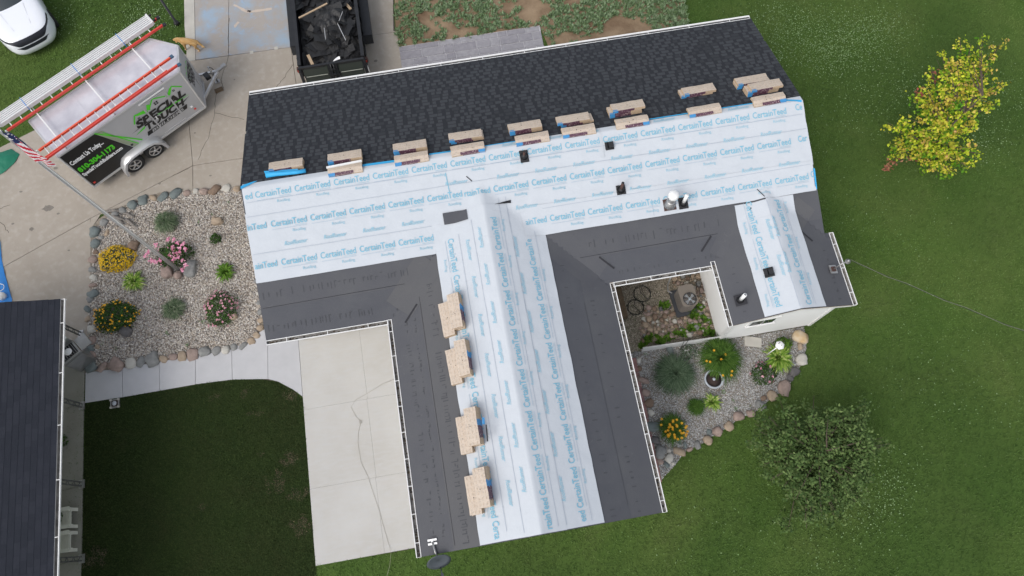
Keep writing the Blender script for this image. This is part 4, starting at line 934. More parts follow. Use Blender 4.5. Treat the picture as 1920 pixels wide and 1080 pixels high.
for s_, pts in ((u2, [(xW+.05, 9.13), (xE-.05, 9.11)]), (u3, [(xW+.05, 8.17), (-.95, 8.16)]), (u4, [(2.1, 8.15), (xE-.1, 8.17)]), (u1, [(xW+.1, 9.49), (xE-.1, 9.50)]), (ug1, [(.13, 0), (.13, 8.1)]), (ug2, [(1.15, 0), (1.15, 8.6)]), (ug0, [(-.27, .1), (-.27, 7.8)]), (ug1, [(.95, 0), (.95, 8.6)]), (ug2, [(1.78, 0), (1.78, 7.6)]), (ur0, [(8.22, 4.3), (8.22, 7.4)]), (ur1, [(8.72, 4.3), (8.72, 7.4)])):
    seamline(s_, pts, .009, M_seam, .048)
# blue turned edges, slits and the uncovered patch
def strip_at(pts, wd, m, h, nm, lab=None):
    c = seamline(H, pts, wd, m, h, nm)
    if lab: c['label'] = lab
strip_at([(-2.6, 10.03), (-1.6, 10.0)], .08, M_undb, .04, 'turned_edge', 'bright blue turned edge of the underlayment'); strip_at([(-.7, 10.05), (.0, 10.03)], .05, M_undb, .04, 'turned_edge')
strip_at([(-.3, 10.04), (1.7, 10.03)], .025, M_undb, .04, 'turned_edge'); strip_at([(5.4, 10.06), (9.0, 10.04)], .035, M_undb, .04, 'turned_edge'); strip_at([(9.05, 10.04), (9.70, 9.84)], .06, M_undb, .045, 'turned_edge'); strip_at([(9.70, 7.5), (9.73, 8.05)], .06, M_undb, .04, 'turned_edge')
strip_at([(-.34, 9.45), (-.32, 8.95)], .02, M_blue, .047, 'turned_edge')
b = MB(); q = [(-5.79, 9.85), (-5.35, 10.06), (-5.45, 10.06), (-5.72, 10.0), (-5.80, 9.95)]; b.add([(x, y, roofz(x, y)+.06) for x, y in q], [(0, 1, 2, 3, 4)], M_undb); child('folded_corner', b, H)
pq = [tuple(on(u, v, (0, -K, 1), zR-K*yM)[:2]) for u, v in ((835, 403), (875, 397), (877, 411), (838, 420))]
b = drape((-.60, .05, 8.14, 8.44), .05, M_mem[0], .04, 0, None); child('bare_patch', b, H, label='bare black rectangle where the underlayment is cut away in the valley')
for pts in ([(.20, 9.28), (.33, 9.13)], [(8.05, 7.75), (8.2, 7.50)]): seamline(H, pts, .022, M_black, .05, 'slit')
b = MB(); q = [(.82, 8.42), (1.28, 8.50), (1.28, 8.42)]; b.add([(x, y, roofz(x, y)+.056) for x, y in q], [(0, 1, 2)], M_black); child('slit', b, H)
strip_at([(4.0, 9.20), (4.0, 10.02)], .03, M_und, .05, 'lap_edge'); strip_at([(5.1, 7.5), (5.1, 8.2)], .012, M_seam, .045, 'lap_edge')

# ---- shingles on the back slope, course by course
shvar = {}
cs, sn_ = 1/math.sqrt(1+K*K), K/math.sqrt(1+K*K)
def shingle_mesh(w_, seed, ex=.143, mats=(M_shd, M_shm, M_shl), three=False):
    key = (round(w_, 2), seed, three, mats[0].name)
    if key in shvar: return shvar[key]
    rs = random.Random(seed*7+3); b = MB(); t = .006
    # base strip, thick at its butt edge, thin at the head
    b.add([(0, 0, 0), (w_, 0, 0), (w_, 0, t), (0, 0, t), (0, ex+.02, .001), (w_, ex+.02, .001)], [(0, 1, 2, 3), (3, 2, 5, 4)], mats[0])
    x = 0
    if three:
        while x < w_-.02:
            x1 = min(w_, x+.305); b.add([(x+.006, -.002, .0), (x1-.006, -.002, .0), (x1-.006, -.002, t+.003), (x+.006, -.002, t+.003), (x+.006, ex, .004), (x1-.006, ex, .004)], [(0, 1, 2, 3), (3, 2, 5, 4)], rs.choice(mats)); x = x1
    else:
        while x < w_:
            tw = rs.uniform(.10, .24); x1 = min(w_, x+tw); m = rs.choice([mats[2], mats[1], mats[2], mats[2]]); z = t+.005; yt = ex-.034  # tabs stop short: dark base colour above paints each course's shadow line
            b.add([(x, -.004, .0), (x1, -.004, .0), (x1, -.004, z), (x, -.004, z), (x, yt, .008), (x1, yt, .008)], [(0, 1, 2, 3), (3, 2, 5, 4), (1, 5, 2), (0, 3, 4)], m)
            x = x1+rs.uniform(.04, .15)
    me = b.mesh('shingle'); shvar[key] = me; return me
Mn = Matrix(((-1, 0, 0), (0, -cs, sn_), (0, sn_, cs))).transposed()
Mn = Matrix(((-1, 0, 0), (0, -cs, sn_), (0, sn_, cs))).transposed().to_4x4()   # columns: along, up slope, normal
Mn = Matrix(((-1, 0, 0, 0), (0, -cs, sn_, 0), (0, sn_, cs, 0), (0, 0, 0, 1)))
ex = .143; nrow = int((yN-9.93)/cs/ex)+1; recs = []
for r_ in range(nrow):
    y0 = yN+.055-r_*ex*cs; z0 = zR-K*(y0-yM)+.004
    off = (r_*.37) % 1.0; x = xE+.02+off
    while x > xW-.02:
        xr_, xl_ = min(x, xE+.02), max(x-1.0, xW-.02); w_ = xr_-xl_
        if w_ > .05: recs.append((y0, xr_, z0, 1.0 if w_ > .995 else round(w_, 2), random.randrange(9), r_))
        x -= 1.0
recs.sort(key=lambda r: r[0]); rest = MB()
for i, (y0, x0, z0, w_, sd_, r_) in enumerate(recs):
    me = shingle_mesh(w_, sd_, ex); M_ = Matrix.Translation((x0, y0, z0)) @ Mn
    if y0-ex*cs < yM-.02: continue
    if i < 296: child('shingle', me, roof, M_)
    else:
        for p in me.polygons: rest.add([M_ @ me.vertices[k].co for k in p.vertices], [tuple(range(len(p.vertices)))], me.materials[p.material_index])
child('shingle_courses', rest, roof, kind='stuff')

# ---- roof penetrations
def plane_at(x, y):
    e_ = .02; z = roofz(x, y); n = Vector((-(roofz(x+e_, y)-roofz(x-e_, y))/(2*e_), -(roofz(x, y+e_)-roofz(x, y-e_))/(2*e_), 1)).normalized()
    X = Vector((1, 0, 0))-n*n.x; X.normalize(); return Vector((x, y, z)), Matrix((X, n.cross(X), n)).transposed()
def flash(b, x, y, w_, h_, m, lift=.05):
    p, M_ = plane_at(x, y); b.box(p+Vector((0, 0, lift)), (w_, h_, .012), m, M_); return p, M_
b = MB(); p, M_ = flash(b, 1.84, 9.55, .23, .33, M_black); b.lathe([(.11, .0), (.07, .05), (.05, .08), (.035, .1)], M_black, 14, p+Vector((0, 0, .05)), M_); v = child('pipe_flashing', b, H)
b = MB(); b.cyl(p+Vector((0, 0, .06)), p+Vector((0, 0, .24)), .035, M_rustp, 12); b.cyl(p+Vector((.04, .1, .07)), p+Vector((.04, .1, .085)), .025, M_pvc, 8); child('pipe', b, v)
b = MB(); p, M_ = flash(b, 4.2, 9.47, .23, .22, M_black); b.box(p+Vector((.03, 0, .10)), (.16, .17, .09), M_black, M_, top=.8); b.box(p+Vector((-.1, .0, .075)), (.06, .2, .03), M_black, M_); child('roof_vent', b, H, label='low black exhaust vent hood near the ridge')
b = MB(); p, M_ = flash(b, 4.31, 8.3, .25, .26, M_black); b.lathe([(.11, .0), (.06, .06), (.05, .1)], M_black, 14, p+Vector((0, 0, .05)), M_); v = child('pipe_flashing', b, H)
b = MB(); b.cyl(p+Vector((0, 0, .08)), p+Vector((0, 0, .46)), .042, M_rustp, 12); b.cyl(p+Vector((0, 0, .455)), p+Vector((0, 0, .475)), .034, M_black, 12); child('pipe', b, v)
b = MB(); p, M_ = flash(b, 5.57, 7.72, .34, .32, M_rustp); b.lathe([(.17, .02), (.12, .10), (.10, .2)], M_galv, 18, p+Vector((0, 0, .04))); v = child('flue_flashing', b, H)
b = MB(); b.cyl(p+Vector((0, 0, .2)), p+Vector((0, 0, .5)), .085, M_galv, 16); b.lathe([(.12, .0), (.125, .02), (.10, .05)], M_galv, 16, p+Vector((0, 0, .22))); child('flue_pipe', b, v)
b = MB(); b.lathe([(.09, .0), (.13, .03), (.145, .08), (.145, .16), (.12, .20), (.06, .225), (.0, .23)], M_white, 24, p+Vector((0, 0, .50))); child('flue_cap', b, v)
b = MB(); p, M_ = flash(b, 5.95, 7.70, .26, .32, M_black); b.lathe([(.11, .0), (.07, .06), (.055, .1)], M_black, 14, p+Vector((0, 0, .05)), M_); v = child('pipe_flashing', b, H)
b = MB(); b.cyl(p+Vector((0, 0, .08)), p+Vector((0, 0, .52)), .05, M_pvc, 14); b.cyl(p+Vector((0, 0, .515)), p+Vector((0, 0, .53)), .06, M_pvc, 14); child('pipe', b, v)
b = MB(); p, M_ = flash(b, 7.75, 5.38, .26, .26, M_black); b.box(p+Vector((.03, 0, .12)), (.16, .17, .12), M_black, M_, top=.7); b.box(p+Vector((-.09, .0, .08)), (.08, .15, .04), M_black, M_); child('roof_vent', b, H, label='black vent hood on the small end wing')
b = MB(); p, M_ = flash(b, 6.90, 4.84, .30, .30, M_memd); b.lathe([(.12, .0), (.075, .05), (.06, .1)], M_black, 14, p+Vector((0, 0, .04)), M_); v = child('pipe_flashing', b, H)
b = MB(); b.cyl(p+Vector((0, 0, .06)), p+Vector((0, 0, .48)), .052, M_pvc, 14); b.cyl(p+Vector((0, 0, .47)), p+Vector((0, 0, .485)), .03, M_galv, 10); child('pipe', b, v)
b = MB(); b.box(p+Vector((.22, -.02, .05)), (.09, .11, .03), M_pvc, M_); b.box(p+Vector((.22, -.02, .067)), (.04, .05, .01), M_galv, M_); child('sealant_tub', b, H)

# ================================================================== BUNDLES OF SHINGLES
ORD = ['first', 'second', 'third', 'fourth', 'fifth', 'sixth', 'seventh', 'eighth', 'ninth', 'tenth']
def bundle_mesh(seed, bend=0.0, L_=.92, D_=.315, T_=.075, flip=False, wrap=False, plain=False):
    rs = random.Random(seed); b = MB(); nx, ny = 6, 4; vs = []
    def P(i, j, top):
        x = -L_/2+L_*i/nx; y = -D_/2+D_*j/ny; z = (T_ if top else 0)-abs(y)*bend
        edge = (i in (0, nx)) or (j in (0, ny))
        return (x+(rs.uniform(-.006, .006)), y+rs.uniform(-.005, .005), z+(rs.uniform(-.006, .003) if top else 0)-(.006 if edge and top else 0))
    T = [[P(i, j, True) for j in range(ny+1)] for i in range(nx+1)]; Bt = [[(T[i][j][0], T[i][j][1], T[i][j][2]-T_) for j in range(ny+1)] for i in range(nx+1)]
    for i in range(nx):
        for j in range(ny):
            b.add([T[i][j], T[i+1][j], T[i+1][j+1], T[i][j+1]], [(0, 1, 2, 3)], M_paper, True); b.add([Bt[i][j], Bt[i+1][j], Bt[i+1][j+1], Bt[i][j+1]], [(3, 2, 1, 0)], M_paper)
    for j in range(ny):
        for (i, w_) in ((0, 0), (nx, 1)):
            q = [T[i][j], T[i][j+1], Bt[i][j+1], Bt[i][j]]; b.add(q if i == nx else q, [(0, 1, 2, 3)], M_papers)
    for i in range(nx):
        b.add([T[i][ny], T[i+1][ny], Bt[i+1][ny], Bt[i][ny]], [(0, 1, 2, 3)], M_papers)
        k = i if not flip else nx-1-i
        m = [M_lblue, M_lmar, M_lmar, M_lmar, M_papers, M_papers][k] if not plain else [M_papers, M_lmar, M_lmar, M_lblue, M_papers, M_papers][k]
        b.add([T[i][0], T[i+1][0], Bt[i+1][0], Bt[i][0]], [(3, 2, 1, 0)], m)
    b.add([(T[0][0][0]*.99, T[0][0][1]+.004, T_+.002-bend*D_/2), (-.33 if not flip else .33, -D_/2+.004, T_+.002-bend*D_/2), (-.33 if not flip else .33, -D_/2+.04, T_+.002-bend*D_/2), (T[0][0][0]*.99, -D_/2+.04, T_+.002-bend*D_/2)], [(0, 1, 2, 3)] if not (flip or plain) else [], M_lblue)
    if bend:
        zf = T_+.003-bend*D_/2; e0, e1 = D_/2+.001, D_/2-.075
        for xa_, xb_, m in ((-.46, -.28, M_lblue), (-.28, .22, M_lmar)) if not flip else ((.28, .46, M_lblue), (-.22, .28, M_lmar)): b.add([(xa_, -e0, zf), (xb_, -e0, zf), (xb_, -e1, zf+bend*.075), (xa_, -e1, zf+bend*.075)], [(0, 1, 2, 3)], m)
    # thin line of print along the top, nail holes in the wrapper
    for r_ in range(7):
        x = -.4+.8*r_/6+rs.uniform(-.015, .015)
        for c_ in range(3): y = -.1+c_*.095; z = T_+.0035-abs(y)*bend; b.add([(x-.035, y, z), (x+.03, y, z), (x+.03, y+.008, z), (x-.035, y+.008, z)], [(0, 1, 2, 3)], M_papers)
    for _ in range(rs.choice([1, 2, 3])):
        x, y = rs.uniform(-.12, .16), rs.uniform(-.08, .08); z = T_+.005-abs(y)*bend; r_ = rs.uniform(.008, .014)
        b.add([(x+r_*math.cos(a*1.05), y+r_*math.sin(a*1.05), z) for a in range(6)], [tuple(range(6))], M_black)
    return b.mesh('shingle_bundle')
def frame(normal, ang):
    n = Vector(normal).normalized(); x = Vector((math.cos(ang), math.sin(ang), 0)); x = (x-n*x.dot(n)).normalized(); return Matrix((x, n.cross(x), n)).transposed().to_4x4()
nN = (0, K, 1); nF = (0, 0, 1); nW = (-K, 0, 1)
ridge = [(-2.98, [0]), ]
NB = [(-4.58, 10.40, 2, 0, 0), (-2.96, 10.32, 3, 0, 0), (-1.19, 10.37, 2, .02, 0), (.36, 10.46, 2, .015, .05), (2.03, 10.44, 2, .02, 0), (3.38, 10.45, 2, .02, .09), (4.94, 10.52, 3, .02, -.09), (7.07, 10.82, 2, .03, -.06), (8.66, 10.87, 2, .04, -.02), (8.88, 10.50, 3, .05, -.09)]
MBn = [None, -2.98, -1.18, .36, 2.14, 3.43, 4.93, 6.97, None, 8.81]
seed = 50; PLACE = ['at the left end of the ridge', 'second from the left along the ridge', 'third from the left along the ridge', 'fourth from the left along the ridge', 'fifth from the left along the ridge', 'sixth from the left along the ridge', 'seventh from the left along the ridge', 'eighth from the left on dark shingles', 'farthest up the dark shingles at the right end', 'at the right corner of the ridge']
for i, ((x, y, n, rot, shift), mx_) in enumerate(zip(NB, MBn)):
    for k in range(n):
        seed += 1; top = k == n-1
        z = zms(y)+.022+k*.080; ox = (shift if (k < n-1) else 0)+random.uniform(-.012, .012)
        n_ = Vector(nN).normalized(); p = Vector((x+ox, y, zms(y)+.016))+n_*(k*.080)+Vector((0, -.012*k+random.uniform(-.01, .01), 0))
        lv = 'top bundle' if top else ('bottom bundle' if k == 0 else 'middle bundle')
        solo('shingle_bundle', bundle_mesh(seed, 0), f'{lv} of the pile {PLACE[i]}', 'bundle', 'paper wrapped shingle bundles stacked on the roof', M=Matrix.Translation(p) @ frame(nN, rot+random.uniform(-.015, .015)))
    if mx_ is not None:
        seed += 1; yy = 9.93 if i else 9.9
        yy = 9.95 + .010*i
        solo('shingle_bundle', bundle_mesh(seed, .30, flip=(i % 3 == 0)), f'single bundle draped on the ridge below the pile {PLACE[i]}', 'bundle', 'paper wrapped shingle bundles stacked on the roof', M=Matrix.Translation((mx_, yy, zR+.040)) @ frame(nF, rot*.5))
for i, (y, nL, nR) in enumerate([(5.60, 2, 4), (4.33, 2, 4), (2.58, 2, 5), (1.13, 2, 5)]):
    nm_ = ['nearest the valley', 'second from the valley', 'third from the valley', 'nearest the lower gable end'][i]
    for k in range(nL):
        seed += 1; x = -.88; p = Vector((x, y-.07, zga(x)+.034))+Vector(nW).normalized()*k*.080
        solo('shingle_bundle', bundle_mesh(seed, plain=True), f'{"upper" if k else "lower"} bundle on the left side of the garage roof pile {nm_}', 'bundle', 'paper wrapped shingle bundles stacked on the roof', M=Matrix.Translation(p) @ frame(nW, math.pi/2+.02+random.uniform(-.02, .02)))
    for k in range(nR):
        seed += 1; x = -.60+.006*k; p = Vector((x, y+.06+random.uniform(-.02, .02), zga(x)+.036))+Vector(nW).normalized()*k*.078
        lv = ['bottom', 'second', 'third', 'fourth', 'fifth'][k] if k < nR-1 else 'top'
        solo('shingle_bundle', bundle_mesh(seed, plain=True), f'{lv} bundle on the right side of the garage roof pile {nm_}', 'bundle', 'paper wrapped shingle bundles stacked on the roof', M=Matrix.Translation(p) @ frame(nW, math.pi/2+random.uniform(-.04, .04)))
# loose metal strip across the second pile, blue roll, opened wrapping
b = MB(); q = G(648, 313, 4.1); b.bar((-3.46, 10.05, 4.06), (-2.50, 10.09, 4.06), .05, .012, M_white); b.bar((-3.46, 10.025, 4.045), (-2.50, 10.065, 4.045), .006, .04, M_white); solo('metal_strip', b, 'white metal drip edge strip lying across the second pile of bundles', 'metal strip')
b = MB(); a_, b_ = Vector((-5.12, 10.20, zms(10.2)+.08)), Vector((-4.05, 10.13, zms(10.13)+.08)); b.tube([a_+(b_-a_)*t+Vector((0, .01*math.sin(t*7), 0)) for t in (0, .25, .5, .75, 1)], [.075, .07, .06, .055, .06], M_undb, 10); b.add([a_+Vector((-.03, .06, 0)), a_+Vector((-.05, .14, .0)), b_+Vector((-.2, .10, 0)), b_+Vector((-.2, .04, 0))], [(0, 1, 2, 3)], M_undb); solo('underlayment_roll', b, 'bright blue rolled leftover of underlayment lying at the left end of the ridge', 'roll')
b = MB(); b.bar((-.40, 2.62, 3.74), (-.38, 2.78, 3.74), .06, .02, M_lblue); b.bar((-.37, 2.2, 3.72), (-.34, 2.6, 3.74), .03, .03, M_black); b.bar((-.335, 2.3, 3.73), (-.33, 2.5, 3.73), .02, .02, M_galv); solo('stapler', b, 'black and silver hammer tacker lying at the edge of the third garage roof pile', 'tool')

# ================================================================== SATELLITE DISH, SERVICE MAST, WIRES
d0 = thing('satellite_dish', 'dark grey satellite dish on a white bracket at the garage roof corner', 'satellite dish', (xa+.2, yB+.05, 2.6))
b = MB(); p0 = on(812, 1022, (-K, 0, 1), zG-K*xg)+Vector((0, 0, .03)); b.box(p0+Vector((.0, .03, 0)), (.24, .05, .03), M_pvc, frame(nW, 0).to_3x3()); b.box(p0+Vector((.0, .12, 0)), (.24, .05, .03), M_pvc, frame(nW, 0).to_3x3()); b.box(p0+Vector((0, .075, .0)), (.05, .14, .04), M_pvc, frame(nW, 0).to_3x3()); child('bracket', b, d0)
pd_ = G(822, 1050, 2.75); b = MB(); b.tube([p0+Vector((0, .07, .02)), p0.lerp(pd_, .5)+Vector((0, 0, .05)), pd_+Vector((0, .05, .0))], .025, M_galv, 8); child('mast', b, d0)
b = MB(); ax = Vector((.15, -.85, .50)).normalized(); X = Vector((1, 0, 0)); X = (X-ax*ax.x).normalized(); Md = Matrix((X, ax.cross(X), ax)).transposed()
b.lathe([(.0, .0), (.12, .008), (.22, .03), (.30, .06), (.29, .045), (.0, -.02)], M_dish, 28, pd_, Md); ds = child('reflector', b, d0)
b = MB(); put_text(b, 'VoIP & TV', lambda p, q: pd_+Md @ Vector((p+.02, q, .006)) if False else pd_+Md @ Vector((p, q-.1, .045)), .2, .03, M_white); 
b = MB(); b.tube([pd_+Md @ Vector((0, -.28, .03)), pd_+Md @ Vector((0, -.20, .30))], .012, M_dish, 6); b.box(pd_+Md @ Vector((0, -.18, .32)), (.06, .06, .1), M_dish, Md); child('feed_arm', b, d0)
e = thing('service_mast', 'short electric service mast with insulator on the right eave of the end wing', 'mast', (9.72, 5.25, 2.7))
b = MB(); p, M_ = plane_at(9.62, 5.25); b.box(p+Vector((0, 0, .05)), (.22, .24, .03), M_galv, M_); b.box(p+Vector((0, 0, .075)), (.12, .13, .05), M_rustp, M_); child('mounting_plate', b, e)
b = MB(); b.tube([p+Vector((0, 0, .05)), p+Vector((.1, .02, .35)), p+Vector((.28, .05, .42))], .02, M_galv, 8); b.lathe([(.02, 0), (.07, .02), (.075, .06), (.03, .09), (.04, .12), (.0, .13)], M_galv, 12, p+Vector((.26, .04, .38))); child('mast_pipe', b, e)
A_ = p+Vector((.33, .04, .45)); B_ = G(1920, 617, 3.6); B_ = A_+(B_-A_)*1.6; b = MB(); pts = [A_.lerp(B_, t)+Vector((0, 0, -.12*math.sin(math.pi*t))) for t in [i/14 for i in range(15)]]
b.tube(pts, .006, M_hose, 5); b.tube([q+Vector((.03*math.sin(i*2.1), .03*math.cos(i*2.1), .01)) for i, q in enumerate(pts)], .004, M_cable, 4); solo('service_wire', b, 'twisted grey overhead wire running from the roof mast over the right lawn', 'wire')

# ================================================================== ENCLOSED TRAILER
T0 = Vector((-11.65, 12.8, 0)); td = Vector((.84, .5426, 0)).normalized(); tl = Vector((-td.y, td.x, 0)); TL_, TW, TH, TB = 4.36, 1.65, 2.33, .36
tp = lambda s_, l, z: T0+td*s_+tl*l+Vector((0, 0, z))
TR = thing('enclosed_trailer', 'silver enclosed work trailer with black wrapped tail and green and black builder logo', 'trailer', tuple(tp(1.8, .8, 0)), math.atan2(td.y, td.x))
plan = [(0, 0), (TL_, 0), (TL_+.50, TW/2), (TL_, TW), (0, TW)]
b = MB(); vs = [tp(s_, l, TB) for s_, l in plan]+[tp(s_, l, TH) for s_, l in plan]
b.add(vs, [(0, 1, 6, 5), (1, 2, 7, 6), (2, 3, 8, 7), (3, 4, 9, 8), (4, 0, 5, 9)], M_tbody); b.add(vs[:5], [(4, 3, 2, 1, 0)], M_blackm); child('body', b, TR)
b = MB(); rvs = [tp(s_, l, TH) for s_, l in plan]; inn = [tp(s_*.985+.03, l*.95+.04, TH+.018) for s_, l in plan]
b.add(rvs+inn, [(0, 1, 6, 5), (1, 2, 7, 6), (2, 3, 8, 7), (3, 4, 9, 8), (4, 0, 5, 9)], M_trim); b.add(inn, [(0, 1, 2, 3, 4)], M_troof); rf = child('roof', b, TR)
for s_ in (1.45, 2.9): b = MB(); b.bar(tp(s_, .06, TH+.021), tp(s_, TW-.06, TH+.021), .05, .006, M_troof); child('roof_seam', b, rf)
b = MB()
for (a_, c_) in zip(plan, plan[1:]+plan[:1]):
    b.bar(tp(*a_, TB+.01), tp(*c_, TB+.01), .05, .07, M_trim); b.bar(tp(*a_, TH+.0), tp(*c_, TH+.0), .045, .05, M_trim)
for a_ in plan: b.bar(tp(*a_, TB), tp(*a_, TH), .045, .045, M_trim)
child('edge_trim', b, TR)
def tside(p, q, off=.006): return tp(p, -off, q)
b = MB(); 
def poly_side(b, pts, m, off=.004): b.add([tside(x, y, off) for x, y in pts], [tuple(range(len(pts)))], m)
poly_side(b, [(.03, .42), (1.08, .42), (1.76, .80), (1.22, 2.24), (.03, 2.27)][::1], M_tblack)
wr = child('black_wrap', b, TR)
b = MB(); poly_side(b, [(1.22, 2.24), (1.78, .80), (1.95, .80), (1.42, 2.2)], M_olive, .005)
for q in ([(1.20, 2.26), (1.25, 2.26), (2.15, .86), (2.10, .84)], [(1.40, 2.1), (1.43, 2.1), (1.98, .82), (1.95, .80)]): poly_side(b, q, M_green, .008)
child('wrap_stripe', b, wr)
b = MB()
put_text(b, 'Contact Us Today...', lambda p, q: tside(p+.64, q+1.80, .01), 1.14, .18, M_whi, .04)
put_text(b, '810-304-1173', lambda p, q: tside(p+.72, q+1.37, .01), 1.28, .21, M_green, .045)
put_text(b, 'SpecialTouchBuilders.com', lambda p, q: tside(p+.78, q+1.11, .01), 1.44, .15, M_whi, .04)
child('lettering', b, wr)
b = MB()
sh = .30
put_text(b, 'SPECIAL', lambda p, q: tside(p+3.17, q+1.52+.0*p, .012), 1.84, .28, M_ink, .05, sh)
put_text(b, 'TOUCH', lambda p, q: tside(p+3.13, q+1.19, .012), 1.46, .26, M_ink, .05, sh)
poly_side(b, [(2.34, .83), (3.86, .83), (3.93, 1.0), (2.41, 1.0)], M_ink, .011)
put_text(b, 'BUILDERS', lambda p, q: tside(p+3.14, q+.915, .014), 1.2, .11, M_tbody, .02, sh)
def line_side(b, pts, wd, m, off=.009):
    for (x0, y0), (x1, y1) in zip(pts[:-1], pts[1:]):
        d = Vector((x1-x0, y1-y0)).normalized(); n = Vector((-d.y, d.x))*wd/2
        poly_side(b, [(x0-n.x, y0-n.y), (x1-n.x, y1-n.y), (x1+n.x, y1+n.y), (x0+n.x, y0+n.y)], m, off)
line_side(b, [(2.27, 1.60), (2.45, 1.92), (2.80, 1.80)], .045, M_green); poly_side(b, [(2.42, 1.93), (2.78, 1.88), (2.86, 1.74), (2.80, 1.70), (2.5, 1.84)], M_green, .010)
line_side(b, [(2.93, 1.80), (3.18, 2.06), (3.55, 1.84)], .045, M_green); poly_side(b, [(2.84, 1.80), (2.93, 1.72), (3.02, 1.92), (2.93, 2.0)], M_green, .010)
line_side(b, [(3.62, 1.80), (3.88, 2.03), (4.14, 1.76)], .045, M_green); poly_side(b, [(3.55, 1.76), (3.70, 1.76), (3.86, 1.98), (3.80, 2.02)], M_green, .010)
for cx_, cy_, s_ in ((2.50, 1.72, .035), (3.20, 1.83, .065), (3.86, 1.83, .035)):
    for dx in (-1, 1):
        for dy in (-1, 1): poly_side(b, [(cx_+dx*s_*.58+a*s_*.42, cy_+dy*s_*.58+c*s_*.42) for a, c in ((-1, -1), (1, -1), (1, 1), (-1, 1))], M_ink, .011)
poly_side(b, [(2.0, 1.33), (2.75, 1.35), (2.55, 1.385)], M_ink, .010); poly_side(b, [(2.05, 1.16), (2.5, 1.30), (2.42, 1.20)], M_green, .010); poly_side(b, [(3.3, 1.32), (4.2, 1.30), (3.6, 1.38)], M_green, .010); poly_side(b, [(2.9, 1.36), (3.6, 1.34), (3.62, 1.38), (2.95, 1.39)], M_green, .010); poly_side(b, [(3.85, 1.13), (4.15, 1.24), (3.9, 1.19)], M_ink, .010)
child('side_logo', b, TR)
# front nose logo
nf0, nf1 = tp(TL_, 0, 0), tp(TL_+.5, TW/2, 0); nd = (nf1-nf0).normalized(); no = Vector((nd.y, -nd.x, 0))
def nose(p, q, off=.008): return nf0+nd*p+no*off+Vector((0, 0, q))
b = MB(); put_text(b, 'SPECIAL', lambda p, q: nose(.5+p, q+1.62, .01), .78, .19, M_ink, .05, sh); put_text(b, 'TOUCH', lambda p, q: nose(.5+p, q+1.38, .01), .64, .18, M_ink, .05, sh); put_text(b, 'BUILDERS', lambda p, q: nose(.5+p, q+1.21, .01), .56, .09, M_ink, .02, sh)
for x0 in (.28, .5, .72): b.add([nose(x0-.12, 1.74), nose(x0, 1.86), nose(x0+.12, 1.76), nose(x0, 1.82)], [(0, 1, 2, 3)], M_green)
b.add([nose(.18, 1.52), nose(.85, 1.54), nose(.6, 1.565)], [(0, 1, 2)], M_green)
child('nose_logo', b, TR)
b = MB(); b.bar(nose(.62, .62, .02), nose(.62, 1.15, .02), .03, .02, M_trim, up=no); child('nose_trim', b, TR)
# side door
b = MB()
for p in ([(2.78, 2.15), (2.83, .50)], [(3.62, 2.15), (3.62, .50)]): line_side(b, p, .05, M_tbody, .016)
b.bar(tside(2.74, 2.19, .03), tside(3.68, 2.19, .03), .03, .04, M_white); b.bar(tside(2.76, 2.10, .02), tside(3.66, 2.10, .02), .02, .02, M_trim); b.bar(tside(2.80, .50, .015), tside(3.64, .50, .015), .02, .03, M_trim); dr = child('side_door', b, TR)
b = MB(); b.bar(tside(2.92, 1.25, .03), tside(2.92, 1.38, .03), .03, .03, M_white); child('handle', b, dr)
# fender and wheels
b = MB(); vs = []; fs = []; FP = [(.98, .16), (1.05, .46), (1.22, .70), (1.5, .78), (2.1, .80), (2.36, .74), (2.55, .52), (2.62, .16)]
for s_, z in FP:
    for o in (.0, .27, .29): vs.append(tp(s_, -o, z if o < .28 else z-.04))
for i in range(len(FP)-1):
    for j in range(2): o = i*3+j; fs.append((o, o+3, o+4, o+1))
b.add(vs, fs, M_trim, True)
b.add([tp(s_, -.285, z-.0) for s_, z in FP]+[tp(1.8+(s_-1.8)*.9, -.285, z*.93-.02) for s_, z in FP], [(i, i+1, i+9, i+8) for i in range(7)], M_tbody); child('fender', b, TR)
for s_ in (1.42, 2.19):
    c = tp(s_, -.12, .33); Mw = Matrix((td, Vector((0, 0, 1)), -tl)).transposed()
    b = MB(); b.lathe([(.20, -.10), (.31, -.10), (.335, -.07), (.335, .07), (.31, .10), (.215, .10), (.21, .06)], M_rubber, 28, c, Mw); wh = child('wheel', b, TR)
    b = MB(); b.lathe([(.215, .085), (.20, .095), (.19, .05), (.06, .06), (.05, .085), (.0, .09)], M_blackm, 24, c, Mw)
    for k in range(5):
        a_ = k*2*math.pi/5; v1 = Mw @ Vector((math.cos(a_), math.sin(a_), 0)); b.bar(c+v1*.03+Mw @ Vector((0, 0, .09)), c+v1*.20+Mw @ Vector((0, 0, .085)), .05, .03, M_rim, up=Mw @ Vector((0, 0, 1)))
    b.lathe([(.205, .08), (.215, .10), (.195, .10), (.19, .08)], M_rim, 24, c, Mw); b.lathe([(.05, .06), (.05, .105), (.0, .11)], M_rim, 12, c, Mw); child('rim', b, wh)
# lower lights
for s_, z, m in ((.12, .55, M_red), (4.05, .60, M_red), (4.0, .78, M_whi), (1.78, .95, M_blackm)): b = MB(); b.box(tside(s_, z, .02), (.07, .03, .05), m, rz=math.atan2(td.y, td.x)); child('marker_light', b, TR)
